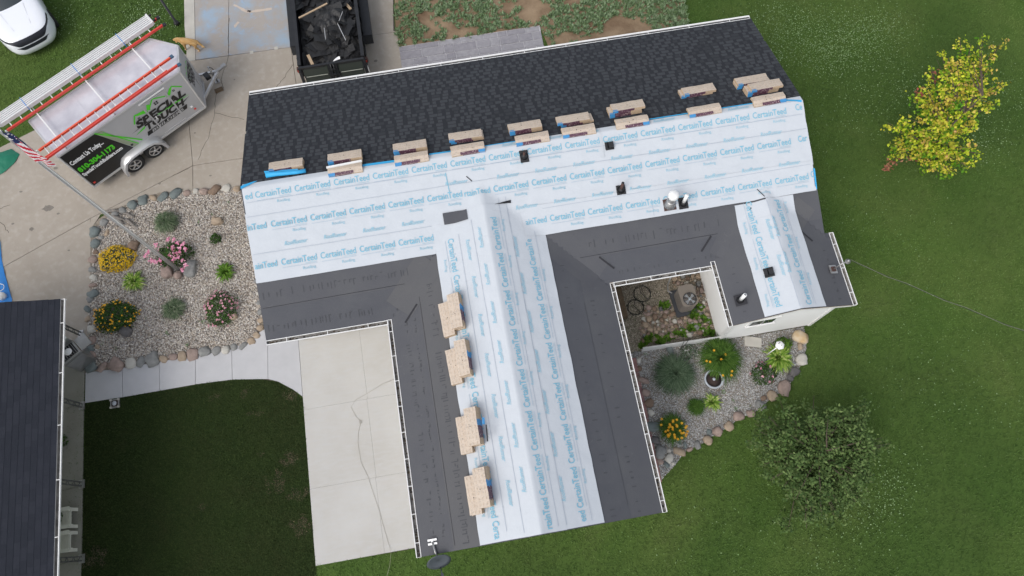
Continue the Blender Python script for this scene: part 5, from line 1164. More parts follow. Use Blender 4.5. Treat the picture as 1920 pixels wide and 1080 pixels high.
# tongue, coupler, jack
b = MB()
for l in (.25, TW-.25): b.bar(tp(TL_+.1, l, .38), tp(TL_+1.12, TW/2, .42), .07, .09, M_trim)
b.bar(tp(TL_+1.0, TW/2, .44), tp(TL_+1.35, TW/2, .44), .08, .08, M_galv); b.box(tp(TL_+1.38, TW/2, .46), (.16, .12, .1), M_galv, rz=math.atan2(td.y, td.x)); child('tongue', b, TR)
b = MB(); jp = tp(TL_+.92, TW/2, 0); b.cyl(jp+Vector((0, 0, .05)), jp+Vector((0, 0, .85)), .035, M_galv, 12); b.tube([jp+Vector((0, 0, .82)), jp+Vector((.12, -.06, .84)), jp+Vector((.14, -.07, .74))], .012, M_blackm, 6); b.box(jp+Vector((.0, .0, .03)), (.16, .16, .02), M_galv); b.box(jp+td*-.2+Vector((0, 0, .52)), (.18, .2, .16), M_blackm, rz=.5); child('jack', b, TR)
b = MB(); q = tp(TL_+.75, .48, .05); b.box(q, (.28, .13, .09), M_wood, rz=.3); solo('wood_block', b, 'brown wood block on concrete under the silver trailer tongue', 'wood block')
# roof rack bars
for s_ in (.35, 2.05, 3.75):
    b = MB(); b.bar(tp(s_, -.02, TH+.16), tp(s_, TW+.22, TH+.16), .035, .03, M_white)
    for l in (.06, TW-.06): b.bar(tp(s_, l, TH+.02), tp(s_, l, TH+.16), .03, .03, M_galv)
    child('rack_bar', b, TR)

# ladders and plank on the rack
def ladder(name, label, a, b_, wd, m, rungs, feet, z, feet_m=M_foot, rail=.075, cat='ladder', sections=1):
    a = Vector((*a, z)); b_ = Vector((*b_, z)); d = (b_-a).normalized(); n = Vector((-d.y, d.x, 0)); e = thing(name, label, cat, tuple(a))
    L_ = (b_-a).length
    for s_ in range(sections):
        zz = Vector((0, 0, .055*s_)); w_ = wd-.075*s_; l0 = .0 if s_ == 0 else .25
        for k in (0, 1):
            o = n*(w_ if k else 0)+n*(.0375*s_); mb = MB(); p, q = a+o+zz+d*l0, b_+o+zz-d*(.35 if s_ else 0)
            mb.bar(p, q, .022, rail, m if k else M_red); mb.bar(p+n*.02*(1 if not k else -1)+Vector((0, 0, rail/2-.004)), q+n*.02*(1 if not k else -1)+Vector((0, 0, rail/2-.004)), .035, .006, m); mb.bar(p+n*.02*(1 if not k else -1)-Vector((0, 0, rail/2-.004)), q+n*.02*(1 if not k else -1)-Vector((0, 0, rail/2-.004)), .035, .006, m)
            r_ = child('rail', mb, e)
        rm = MB(); rm.cyl((0, 0, 0), n*(w_), .017, M_alu, 8); rmm = rm.mesh('rung')
        for i in range(rungs): child('rung', rmm, e, Matrix.Translation(a+d*(l0+.18+(L_-l0-.6)*i/(rungs-1))+zz+n*(.0375*s_)))
    if feet:
        for k in (0, 1): mb = MB(); mb.box(b_+n*(wd*k)+d*.05, (.12, .1, .05), feet_m, rz=math.atan2(d.y, d.x)); mb.box(a+n*(wd*k)-d*.04, (.05, .03, .10), M_alu, rz=math.atan2(d.y, d.x)); child('foot', mb, e)
    return e
ladder('extension_ladder', 'orange fibreglass extension ladder with blue feet on the near side of the trailer roof', (-11.86, 12.64), (-7.95, 15.22), .40, M_orange, 15, True, TH+.22)
q_ = [o for o in bpy.data.objects if o.name == 'extension_ladder'][0]; a_, b_ = Vector((-11.80, 12.60, TH+.30)), Vector((-8.2, 14.99, TH+.30)); b = MB(); b.bar(a_, b_, .05, .07, M_red); b.bar(a_+Vector((-.04, .06, .0)), b_+Vector((-.04, .06, 0)), .02, .03, M_orange); child('fly_rail', b, q_)
ladder('straight_ladder', 'long red fibreglass ladder beside the aluminium plank on the far side of the trailer', (-13.0, 13.80), (-8.36, 16.78), .36, M_red, 15, True, TH+.24, M_blackm)
pa_, pb_ = Vector((-13.24, 14.10, TH+.36)), Vector((-8.72, 16.98, TH+.36)); d = (pb_-pa_).normalized(); n = Vector((-d.y, d.x, 0)); e = thing('walk_plank', 'long ribbed aluminium scaffold plank along the far edge of the trailer roof', 'plank', tuple(pa_))
W_ = .34
for k in range(5): b = MB(); o = n*(-.17+W_*(k+.5)/5); b.bar(pa_+o, pb_+o, W_/5-.022, .03, M_alu); child('deck_rib', b, e)
for k in (-1, 1): b = MB(); b.bar(pa_+n*(.18*k)-Vector((0, 0, .03)), pb_+n*(.18*k)-Vector((0, 0, .03)), .02, .13, M_alu); child('side_rail', b, e)
for q, s_ in ((pa_, -1), (pb_, 1)):
    b = MB(); b.bar(q-n*.2+d*s_*.02, q+n*.2+d*s_*.02, .05, .12, M_alu); b.bar(q-n*.12+d*s_*.02, q-n*.12+d*s_*.14, .04, .05, M_blackm); b.bar(q+n*.12+d*s_*.02, q+n*.12+d*s_*.14, .04, .05, M_blackm); child('end_cap', b, e)
for t in (.17, .5, .8): b = MB(); c = pa_.lerp(pb_, t); b.bar(c-n*.2+Vector((0, 0, .019)), c+n*.25+Vector((0, 0, .019)), .018, .006, M_tarpb); b.bar(c+n*-.2+Vector((0, 0, .02)), c-n*.22-Vector((0, 0, .25)), .018, .006, M_tarpb); child('tie_strap', b, e)

# ================================================================== DUMP TRAILER
D0 = thing('dump_trailer', 'black open dump trailer with raised mesh sided walls full of torn roofing', 'trailer', (-3.5, 15.5, 0))
x0, x1, y0, y1, zb, zt = -4.56, -2.47, 15.58, 20.2, .62, 1.22
b = MB(); b.box(((x0+x1)/2, (y0+y1)/2, zb), (x1-x0, y1-y0, .06), M_blackm); b.box(((x0+x1)/2, (y0+y1)/2, .45), (1.0, y1-y0, .14), M_blackm); child('bed', b, D0)
for sx, xx in ((-1, x0), (1, x1)):
    b = MB(); b.box((xx, (y0+y1)/2, (zb+zt)/2), (.05, y1-y0, zt-zb), M_blackm); b.box((xx, (y0+y1)/2, zt), (.11, y1-y0+.02, .07), M_blackm); b.box((xx+sx*.03, (y0+y1)/2, zb+.05), (.08, y1-y0, .09), M_blackm)
    sw = child('side_wall', b, D0)
    for k in range(9): b = MB(); b.box((xx+sx*.045, y0+.3+k*.5, (zb+zt)/2), (.05, .05, zt-zb), M_blackm); child('stake', b, sw)
    b = MB(); b.box((xx+sx*.20, 17.75, .72), (.30, 2.0, .05), M_blackm); b.box((xx+sx*.34, 17.75, .66), (.03, 2.0, .14), M_blackm)
    b.box((xx+sx*.20, 16.70, .58), (.30, .05, .30), M_blackm, Matrix.Rotation(R(-25), 3, 'X')); child('fender', b, D0)
    for yy in (17.3, 18.2):
        b = MB(); Mw = Matrix(((0, 0, 1), (1, 0, 0), (0, 1, 0))); b.lathe([(.18, -.1), (.33, -.1), (.36, -.07), (.36, .07), (.33, .1), (.18, .1)], M_rubber, 20, (xx+sx*.2, yy, .36), Mw); w_ = child('wheel', b, D0)
        b = MB(); b.lathe([(.18, -.06), (.17, .06), (.0, .07)], M_galv, 16, (xx+sx*.2, yy, .36), Mw); child('rim', b, w_)
    b = MB(); b.box((xx+sx*.07, y0+.02, .98), (.12, .12, .16), M_rustp); b.box((xx+sx*.07, y0-.045, .98), (.08, .02, .10), M_red); child('tail_light', b, D0)
b = MB(); b.box(((x0+x1)/2, y1, (zb+zt)/2), (x1-x0, .06, zt-zb), M_blackm); child('front_wall', b, D0)
# tailgate: frame, two barn doors with inset panels
gy, gz0, gz1 = 15.50, .42, 1.18; til = .10
def tg(x, z, o=0): return Vector((x, gy-o-(gz1-z)*.26, z))
b = MB()
for z in (gz0, gz1): b.bar(tg(x0-.03, z), tg(x1+.03, z), .07, .08, M_blackm)
for x in (x0-.02, (x0+x1)/2-.11, (x0+x1)/2+.11, x1+.02): b.bar(tg(x, gz0), tg(x, gz1), .09, .08, M_blackm)
for x in (x0, x1): b.bar(tg(x, gz1), Vector((x, y0, zt-.05)), .06, .08, M_blackm)
tgte = child('tailgate', b, D0)
M_edge = mat('edge_highlight', (.36, .38, .33), .5); M_gate = mat('gate_panel', (.035, .042, .034), .45)  # pale edge colour paints the highlight along each gate panel
for xa_, xb_ in ((x0+.06, (x0+x1)/2-.17), ((x0+x1)/2+.17, x1-.06)):
    for za, zb_ in ((gz0+.05, (gz0+gz1)/2-.015), ((gz0+gz1)/2+.015, gz1-.05)):
        b = MB(); b.add([tg(xa_, za), tg(xb_, za), tg(xb_, zb_, -.03), tg(xa_, zb_, -.03)], [(0, 1, 2, 3)], M_gate); b.bar(tg(xa_+.06, za+.01, .03), tg(xb_-.04, za+.01, .03), .02, .02, M_edge); b.bar(tg(xa_, zb_, .0), tg(xb_, zb_, .0), .03, .03, M_blackm); child('panel', b, tgte)
b = MB()
for z in (.6, .8, 1.0): b.box(tg((x0+x1)/2, z, .05), (.2, .05, .05), M_blackm)
b.cyl(tg((x0+x1)/2-.04, gz0, .06), tg((x0+x1)/2-.04, gz1+.04, .06), .018, M_blackm, 8); b.cyl(tg((x0+x1)/2+.05, gz0, .06), tg((x0+x1)/2+.05, gz1+.04, .06), .018, M_blackm, 8); child('latch_bar', b, tgte)
b = MB(); b.tube([tg(x1+.08, .9), tg(x1+.12, .6, .1), tg(x1+.06, .45, .15)], .012, M_galv, 5); child('chain', b, tgte)
M_sheet = mat('crumpled_felt', (.010, .010, .011), .55, var=(.022, .022, .023), vscale=6, vamt=.6, bump=.6, bscale=12)
# torn roofing piled in the bed: crumpled sheets
mb = MB()
for i in range(300):
    x = random.uniform(x0+.18, x1-.18); y = random.uniform(y0+.15, y1-.2); hump = .50*math.exp(-((x+3.35)/.75)**2-((y-17.2)/1.3)**2)+.12*math.exp(-((y-19)/1.2)**2)
    z = zb+.06+hump*random.uniform(.6, 1.05)+.03; s_ = random.uniform(.10, .45); a = random.uniform(0, 6.28); tx, ty = random.gauss(0, .28)-(x+3.4)*.25, random.gauss(0, .28)-(y-17.2)*.12
    nx_ = 3; w2 = s_*random.uniform(.5, 1.5); ph = random.uniform(0, 6)
    vs = []
    for u in range(nx_+1):
        for v in range(3):
            p, q = (u/nx_-.5)*2*w2, (v/2-.5)*s_; px, py = p*math.cos(a)-q*math.sin(a), p*math.sin(a)+q*math.cos(a)
            px, py = px+random.uniform(-.02, .02), py+random.uniform(-.02, .02)
            vs.append((min(max(x+px, x0+.05), x1-.05), min(max(y+py, y0+.02), y1-.05), max(zb+.04, z+px*tx+py*ty+.035*math.sin(ph+u*1.9))))
    mb.add(vs, [(u*3+v, u*3+3+v, u*3+4+v, u*3+1+v) for u in range(nx_) for v in range(2)], M_felt)
NXg, NYg = 44, 56; vs = []
for i in range(NXg+1):
    for j in range(NYg+1):
        x = x0+.10+(x1-x0-.20)*i/NXg; y = 15.95+3.0*j/NYg; hump = math.exp(-((x+3.35)/.72)**2-((y-17.25)/1.05)**2)
        cr = abs(noise.noise(Vector((x*2.2, y*2.2, 4))))*.22+abs(noise.noise(Vector((x*6, y*5, 8))))*.07
        vs.append((x+.03*noise.noise(Vector((x*4, y*4, 1))), y+.03*noise.noise(Vector((x*4, y*4, 2))), zb+.02+.62*hump+cr*(.4+hump)))
mb.add(vs, [(i*(NYg+1)+j, (i+1)*(NYg+1)+j, (i+1)*(NYg+1)+j+1, i*(NYg+1)+j+1) for i in range(NXg) for j in range(NYg)], M_sheet, False)
solo('roofing_debris', mb, 'heap of torn black felt and old shingles filling the dump trailer', 'debris', kind='stuff')
def dt(u, v, z): return G(520+u/6.355, v/6.355, z)
for (a, c, w_, m, nm, lab) in [((255, 215), (595, 40), .05, M_lumber, 'lumber_stick', 'long thin pale stick lying across the debris near the front of the dump trailer'), ((815, 45), (875, 110), .09, M_lumber, 'lumber_piece', 'short broken pale board at the right side of the dump trailer load'), ((365, 655), (420, 770), .10, M_lumber, 'lumber_piece', 'short pinkish board standing inside the tailgate corner of the dump trailer'), ((715, 275), (815, 480), .018, M_trim, 'metal_trim', 'thin bright metal trim bent over the torn felt'), ((560, 335), (575, 470), .015, M_trim, 'metal_trim', 'thin broken metal trim in the middle of the torn felt'), ((735, 250), (778, 140), .012, M_trim, 'metal_trim', 'short straight metal strip above the bent trim')]:
    b = MB(); zz = 1.30 if nm != 'lumber_piece' else 1.05; b.bar(dt(*a, zz), dt(*c, zz+.03), w_, .03, m); solo(nm, b, lab, 'board' if 'lumber' in nm else 'metal strip')
b = MB(); q = dt(705, 708, 1.0); b.add([q+Vector(v) for v in ((-.13, -.06, 0), (.13, -.02, .02), (.12, .06, .06), (.03, .07, .02), (-.06, .0, .03))], [(0, 1, 2, 3, 4)], M_whi); solo('paper_scrap', b, 'crumpled white paper scrap behind the tailgate of the dump trailer', 'paper')

# ================================================================== CAR
fc = (G(103, 60, .55)+G(25, 100, .55))/2; cross = (G(103, 60, .55)-G(25, 100, .55)); cross.z = 0; cross.normalize(); fwd = Vector((cross.y, -cross.x, 0))
CO = Vector((fc.x, fc.y, 0))+fwd*.10
CA = thing('parked_car', 'white car with dark grille parked on the grass in the upper left corner', 'car', tuple(CO-fwd*2.3), math.atan2(fwd.y, fwd.x))
def cp(s_, y, z): return CO-fwd*s_+cross*y+Vector((0, 0, z))
def outline(f, hw, rear, corner=.55, n=17):
    pts = []
    for i in range(n):
        t = -1+2*i/(n-1); at = abs(t); pts.append((f+.12*at*at+corner*at**7, hw*(t*(1-.03*at))))
    m = 10
    for i in range(1, m): s_ = i/m; pts.append((pts[n-1][0]+(rear-pts[n-1][0])*s_, hw*.97+.03*hw*math.sin(s_*math.pi)))
    for i in range(n): t = 1-2*i/(n-1); pts.append((rear-.15*abs(t)**4, hw*.97*t))
    for i in range(1, m): s_ = 1-i/m; pts.append((pts[0][0]+(rear-pts[0][0])*s_, -hw*.97-.03*hw*math.sin(s_*math.pi)))
    return pts
LV = [(.20, .10, .82, 4.55, .5), (.34, .01, .90, 4.66, .5), (.46, .0, .93, 4.70, .5), (.54, .02, .935, 4.70, .50), (.66, .04, .93, 4.70, .50), (.78, .07, .915, 4.68, .50), (.86, .13, .89, 4.66, .50), (.92, .30, .85, 4.6, .52), (.965, .75, .78, 4.5, .5), (1.0, 1.5, .68, 4.4, .4)]
rings = [[cp(s_, y, z) for s_, y in outline(f, hw, rr, co, 33)] for z, f, hw, rr, co in LV]; n = len(rings[0]); b = MB(); grl = MB()
allv = [v for r_ in rings for v in r_]
for i in range(len(rings)-1):
    b.add([], [], M_car)
b.add(allv, [(i*n+k, i*n+(k+1) % n, (i+1)*n+(k+1) % n, (i+1)*n+k) for i in range(len(rings)-1) for k in range(n)], M_car, True); b.add(rings[-1], [tuple(range(n))], M_car); b.add(rings[0], [tuple(range(n))[::-1]], M_blackm); body = child('body', b, CA)
ZL = [l[0] for l in LV]
def skin_at(k, z, off=.010):
    i = max(a for a in range(len(ZL)-1) if ZL[a] <= z+1e-6); f = (z-ZL[i])/(ZL[i+1]-ZL[i]); return rings[i][k].lerp(rings[i+1][k], f)+fwd*off+Vector((0, 0, off))
def band(name, k0, k1, ztop, zbot, m):
    b = MB(); vs = []; q = 0
    for k in range(k0, k1+1):
        t = abs(k-16)/16
        for f in (0, .34, .67, 1): vs.append(skin_at(k, zbot(t)+(ztop(t)-zbot(t))*f))
        q += 1
    b.add(vs, [(a*4+c, a*4+4+c, a*4+5+c, a*4+1+c) for a in range(q-1) for c in range(3)], m, True); return child(name, b, CA)
sm = lambda x: x*x*(3-2*x) if 0 < x < 1 else (0 if x <= 0 else 1)
band('grille', 0, 32, lambda t: .855, lambda t: .80-.15*sm((.78-t)/.35), M_grille)
band('lower_grille', 6, 26, lambda t: .615, lambda t: .60-.10*sm((.60-t)/.2), M_grille)
for sgn in (-1, 1):
    b = MB(); k0 = 14 if sgn > 0 else 0
    q = [rings[5][(31 if sgn > 0 else 1)], rings[5][(27 if sgn > 0 else 5)], rings[6][(27 if sgn > 0 else 5)], rings[6][(31 if sgn > 0 else 1)]]
    b.add([v-fwd*0+fwd*.012+Vector((0, 0, .004)) for v in q], [(0, 1, 2, 3) if sgn < 0 else (3, 2, 1, 0)], M_head); child('headlight', b, CA)
    b = MB(); b.bar(cp(.16, sgn*.50, .40), cp(.40, sgn*.80, .42), .03, .02, M_grille); child('bumper_slot', b, CA)
# greenhouse
gl = [(.98, 1.42, .76, 4.35), (1.25, 1.95, .68, 4.1), (1.46, 2.4, .60, 3.8)]
gr_ = [[cp(s_, y, z) for s_, y in outline(f, hw, rr, .25, 33)] for z, f, hw, rr in gl]; b = MB(); V_ = [v for r_ in gr_ for v in r_]
b.add(V_, [(i*n+k, i*n+(k+1) % n, (i+1)*n+(k+1) % n, (i+1)*n+k) for i in range(2) for k in range(n)], M_glass, True); child('windows', b, CA)
b = MB(); rt = [v+Vector((0, 0, .003)) for v in gr_[2]]; b.add(rt+[v+Vector((0, 0, .04))+(cp(2.9, 0, 1.44)-v)*.12 for v in gr_[2]], [(k, (k+1) % n, n+(k+1) % n, n+k) for k in range(n)]+[tuple(range(n, 2*n))], M_car, True)
for sgn in (-1, 1): b.bar(cp(1.55, sgn*.74, 1.0), cp(2.45, sgn*.60, 1.47), .05, .05, M_car)
child('roof', b, CA)
for sgn in (-1, 1):
    b = MB(); b.box(cp(1.75, sgn*1.0, 1.02), (.12, .2, .14), M_car, rz=math.atan2(fwd.y, fwd.x)); child('mirror', b, CA)
    for s_ in (.95, 3.75):
        b = MB(); Mw = Matrix((fwd, Vector((0, 0, 1)), cross*sgn)).transposed(); b.lathe([(.2, -.12), (.32, -.1), (.34, .0), (.32, .1), (.2, .11), (.0, .08)], M_rubber, 20, cp(s_, sgn*.82, .34), Mw); child('wheel', b, CA)
b = MB()
for sgn in (-1, 1): b.bar(cp(.5, sgn*.30, .945), cp(1.4, sgn*.42, 1.0), .010, .004, M_trim)
child('hood_crease', b, CA)

# ================================================================== LAMP POST, FLAGPOLE, FLAG
e = thing('lamp_post', 'thin black post on the grass edge beside the driveway at the top of the picture', 'post', (-8.99, 19.04, 0))
b = MB(); b.tube([(-8.99, 19.04, 0), (-8.99, 19.04, .1), (-8.99, 19.04, .12), (-8.99, 19.04, 2.2)], [.10, .09, .045, .04], M_blackm, 12); child('shaft', b, e)
b = MB(); b.lathe([(.05, 2.2), (.11, 2.25), (.14, 2.5), (.16, 2.52), (.03, 2.66), (.0, 2.67)], M_blackm, 8, (-8.99, 19.04, 0)); child('lantern', b, e)
FX, FY = G(336, 507)[:2]; e = thing('flagpole', 'tall aluminium flagpole rising from the rose bush in the gravel bed', 'flagpole', (FX, FY, 0))
b = MB(); b.tube([(FX, FY, z) for z in (0, 2, 4, 6, 8, 8.95)], [.058, .054, .048, .042, .036, .03], M_pole, 12); child('pole', b, e)
b = MB(); b.tube([(FX+.07, FY-.05, z) for z in (1.2, 4, 7, 8.8)], .008, M_whi, 5); b.bar((FX+.05, FY-.04, 1.25), (FX+.05, FY-.04, 1.4), .02, .03, M_galv); child('halyard', b, e)
b = MB(); b.lathe([(.0, 0), (.07, .05), (.08, .1), (.05, .16), (.0, .17)], M_pole, 12, (FX, FY, 8.95)); child('finial', b, e)
# flag: hangs limp down the pole in folds
b = MB(); nu, nv_ = 60, 28; zt_, L_ = 8.60, 1.40; vs = []
for i in range(nu+1):
    s_ = i/nu
    for j in range(nv_+1):
        t = j/nv_; wdt = .30+.16*math.sin(s_*math.pi*.85)
        vs.append((FX+.05+t*wdt+.02*math.sin(t*9+s_*5), FY-.06-t*wdt*.55+.035*math.sin(t*9+s_*4+1), zt_-L_*s_*(1-.10*t)-.16*t+.02*math.sin(t*12)))
fr, fw, fbl = [], [], []
for i in range(nu):
    for j in range(nv_):
        f_ = (i*(nv_+1)+j, (i+1)*(nv_+1)+j, (i+1)*(nv_+1)+j+1, i*(nv_+1)+j+1)
        st = int(((i/nu)*1.0-(j/nv_)*.32+.10*math.sin(i/nu*6+j/nv_*2)+1)*11)
        if i < nu*(.34-.12*j/nv_) and j < nv_*.95: fbl.append(f_)
        elif st % 2 == 0: fr.append(f_)
        else: fw.append(f_)
b.add(vs, fr, M_flagr, True); b.add(vs, fw, M_flagw, True); b.add(vs, fbl, M_flagb, True)
for k in range(30):
    i, j = random.randrange(2, int(nu*.20)), random.randrange(2, int(nv_*.85)); p = Vector(vs[i*(nv_+1)+j])+Vector((.004, -.012, .004)); s_ = .018
    b.add([p+Vector((s_*math.cos(a*1.2566), -.002, s_*math.sin(a*1.2566))) for a in range(5)], [(0, 1, 2, 3, 4)], M_whi)
solo('flag', b, 'american flag hanging limp in folds near the top of the flagpole', 'flag')

# ================================================================== COURT: CONDENSER, HOSES, TIMBER, FENCE
e = thing('air_conditioner', 'tan outdoor air conditioner unit with round fan grille among cobbles in the court', 'air conditioner', (6.15, 5.8, 0))
def rrect(cx_, cy_, w_, h_, r_, rz, n_=5):
    pts = []
    for k, (sx, sy) in enumerate(((1, 1), (-1, 1), (-1, -1), (1, -1))):
        for i in range(n_+1): a = k*math.pi/2+i*math.pi/2/n_; p = Vector((sx*(w_/2-r_)+r_*math.cos(a), sy*(h_/2-r_)+r_*math.sin(a))); pts.append((cx_+p.x*math.cos(rz)-p.y*math.sin(rz), cy_+p.x*math.sin(rz)+p.y*math.cos(rz)))
    return pts
ac = (6.16, 5.78); b = MB(); b.prism(rrect(*ac, .66, .86, .05, .06), .0, .09, M_acd); child('pad', b, e)
b = MB(); b.prism(rrect(*ac, .46, .64, .12, .06), .09, .70, M_acd); cab = child('cabinet', b, e)
for k in range(9): b = MB(); b.prism(rrect(*ac, .475, .655, .12, .06), .14+k*.065, .155+k*.065, M_ac); child('louver', b, cab)
b = MB(); b.prism(rrect(*ac, .50, .68, .14, .06), .72, .76, M_ac); child('top', b, e)
b = MB(); fcx, fcy = ac[0]+.02, ac[1]-.12; b.lathe([(.205, 0), (.205, .008), (.0, .008)], M_acd, 28, (fcx, fcy, .76)); 
for r_ in (.21, .15, .09): b.tube([(fcx+r_*math.cos(t*.2618), fcy+r_*math.sin(t*.2618), .785) for t in range(25)], .006, M_ac, 4, cap=False)
for k in range(10): a = k*.628; b.bar((fcx+.05*math.cos(a), fcy+.05*math.sin(a), .785), (fcx+.215*math.cos(a), fcy+.215*math.sin(a), .785), .008, .006, M_ac)
fg = child('fan_grille', b, e)
b = MB()
for k in range(4):
    a = k*1.57+.4; p = Vector((fcx, fcy, .775)); d1 = Vector((math.cos(a), math.sin(a), 0)); d2 = Vector((math.cos(a+.6), math.sin(a+.6), 0)); b.add([p+d1*.04, p+d1*.17, p+d2*.18+Vector((0, 0, .004)), p+d2*.05], [(0, 1, 2, 3)], M_acb)
b.lathe([(.05, 0), (.04, .012), (.0, .014)], M_acb, 12, (fcx, fcy, .770)); child('fan_blades', b, fg)
b = MB(); b.tube([(5.82, 6.05, .35), (5.72, 6.15, .30), (5.68, 6.25, .6), (5.68, 6.31, 1.2)], .022, M_galv, 7); child('conduit', b, e)
for cpx, r_, lab in (((430, 365), .26, 'upper coil of dark garden hose on the court gravel'), ((368, 495), .245, 'lower coil of dark garden hose nearest the garage wall')):
    c = G(1120+cpx[0]/5.143, 480+cpx[1]/5.143, .03); b = MB()
    pts = [c+Vector(((r_+.02*math.sin(t*.9+k))*math.cos(t*.35), (r_+.02*math.sin(t*.9+k))*math.sin(t*.35), .012*(t/18))) for k in (0,) for t in range(40)]
    b.tube(pts+[c+Vector((.1, .3, .02)), c+Vector((-.05, .05, .04)), c+Vector((.12, -.2, .04))], .009, M_hose, 6); solo('garden_hose', b, lab, 'hose')
b = MB(); b.bar(G(1157, 540, .12), G(1170, 597, .12), .22, .2, M_wood); solo('timber_post', b, 'weathered wooden landscape timber along the garage wall in the court', 'timber')
b = MB(); q = G(1292, 488, .9) if False else Vector((6.2, 6.28, .9))
e = thing('picket_fence', 'low white corrugated fence closing the small court', 'fence', (5.7, 4.5, 0))
b = MB(); b.bar((4.55, 4.53, .12), (6.87, 4.47, .12), .02, .05, M_vinyl); b.bar((4.55, 4.53, .34), (6.87, 4.47, .34), .02, .05, M_vinyl); child('rail', b, e)
pk = MB(); pk.prism([(-.031, -.012), (.031, -.012), (.022, .014), (-.022, .014)], 0, .47, M_vinyl); pk.add([(-.031, -.012, .47), (.031, -.012, .47), (0, -.005, .50)], [(0, 1, 2)], M_vinyl); pkm = pk.mesh('picket')
for k in range(34): t = (k+.5)/34; child('picket', pkm, e, Matrix.Translation((4.55+2.32*t, 4.50-.06*t, .0)))
b = MB(); P_ = [(5.72, 4.36, 0), (5.70, 4.42, .7), (5.66, 4.5, .95), (5.6, 4.55, .9)]; b.tube(P_, .008, M_blackm, 5); b.tube([(5.78, 4.36, 0), (5.82, 4.42, .65), (5.88, 4.5, .8)], .008, M_blackm, 5); solo('shepherd_hook', b, 'thin black double garden hook in front of the white fence', 'garden hook')

# bed ornaments
q = G(*c4(583, 323), .12); e = thing('plant_pot', 'round pale grey pot filled with dark soil below the big daylily', 'pot', (q.x, q.y, 0))
b = MB(); b.lathe([(.20, 0), (.26, .30), (.285, .32), (.285, .36), (.235, .36), (.23, .31)], M_pot, 32, (q.x, q.y, 0)); child('bowl', b, e); b = MB(); b.lathe([(.232, 0), (.0, .015)], M_potsoil, 24, (q.x, q.y, .325)); b.lathe([(.05, 0), (.04, .03), (.0, .04)], M_pot, 10, (q.x, q.y, .335)); child('soil', b, e)
b = MB(); q0, q1 = G(*c4(755, 112), .05), G(*c4(845, 122), .05); b.bar(q0, q1, .30, .06, M_apron); solo('stepping_stone', b, 'pale rectangular stepping stone in the gravel below the end wing wall', 'paving stone')
q = G(*c4(360, 160), .06); solo('boulder', rock(STONE[2], 2, 2), 'small blue grey angular rock by the white fence', 'rock', M=rockM(q.x, q.y, .06, .12, .19, .12))
q = G(*c4(868, 190)); e = thing('bird_feeder', 'white hexagonal bird feeder on a white pole above the lime hosta', 'bird feeder', (q.x, q.y, 0))
b = MB(); b.cyl((q.x, q.y, 0), (q.x, q.y, 1.15), .018, M_whi, 8); child('pole', b, e)
b = MB(); b.lathe([(.07, 0), (.08, .13), (.10, .14)], M_whi, 6, (q.x, q.y, 1.12)); b.lathe([(.135, 0), (.135, .02), (.08, .05), (.0, .07)], M_whi, 6, (q.x, q.y, 1.26)); child('feeder_house', b, e)
b = MB(); 
for dx, dy in ((-.05, .06), (.04, -.02), (.0, .1)): b.lathe([(.014, 0), (.0, .004)], M_black, 6, (q.x+dx*.7, q.y+dy*.7, 1.322))
child('opening', b, e)
# ground light on the walk edge
q = G(217, 757); e = thing('ground_light', 'small square path light set in the grass at the sidewalk edge', 'light', (q.x, q.y, 0))
b = MB(); b.box((q.x, q.y, .03), (.26, .26, .06), M_galv); b.box((q.x, q.y, .065), (.18, .18, .02), M_potsoil); 
for dx in (-.11, .11):
    for dy in (-.11, .11): b.box((q.x+dx, q.y+dy, .07), (.05, .05, .05), M_apron)
child('base', b, e); b = MB(); b.lathe([(.07, 0), (.06, .03), (.0, .035)], M_pot, 16, (q.x, q.y, .075)); child('lens', b, e)
# cord lying over the pad
px_ = [(742, 710), (717, 720), (693, 735), (667, 750), (658, 763), (668, 782), (677, 790), (672, 810), (671, 830), (677, 867), (690, 893), (700, 925), (712, 960), (720, 990), (729, 1020), (733, 1037), (731, 1060), (724, 1085)]
b = MB(); b.tube([G(u, v, .026 if v < 1035 else .07) for u, v in px_], .0035, M_cord, 5); q = G(676, 791, .03); b.tube([q+Vector((.04*math.cos(t), .05*math.sin(t), .01)) for t in range(7)], .005, M_cord, 5); solo('cord', b, 'thin grey cord snaking across the concrete pad into the grass', 'cord')

# ================================================================== NEIGHBOUR BUILDING AT THE LEFT
lx, ly1, ly0 = -11.32, 8.15, -3.0; lz = 2.6; KL = .33
N0 = thing('porch_house', 'building with old dark blue shingles and a white gutter at the left edge', 'house', (-13, 2, 0))
zl = lambda x: lz+(lx-x)*KL
b = MB(); vs = [(lx, ly0, zl(lx)), (lx, ly1, zl(lx)), (-17.5, ly1, zl(-17.5)), (-17.5, ly0, zl(-17.5))]; b.add([Vector(v) for v in vs]+[Vector(v)-Vector((0, 0, .14)) for v in vs], [(0, 1, 2, 3)], M_sn[0]); b.add([Vector(v)-Vector((0, 0, .002)) for v in vs]+[Vector(v)-Vector((0, 0, .14)) for v in vs], [(4, 7, 6, 5), (0, 4, 5, 1), (1, 5, 6, 2), (2, 6, 7, 3), (3, 7, 4, 0)], M_white); nr = child('roof', b, N0)
csl, snl = 1/math.sqrt(1+KL*KL), KL/math.sqrt(1+KL*KL)
ML = Matrix(((0, -csl, snl, 0), (1, 0, 0, 0), (0, snl, csl, 0), (0, 0, 0, 1))).to_4x4()
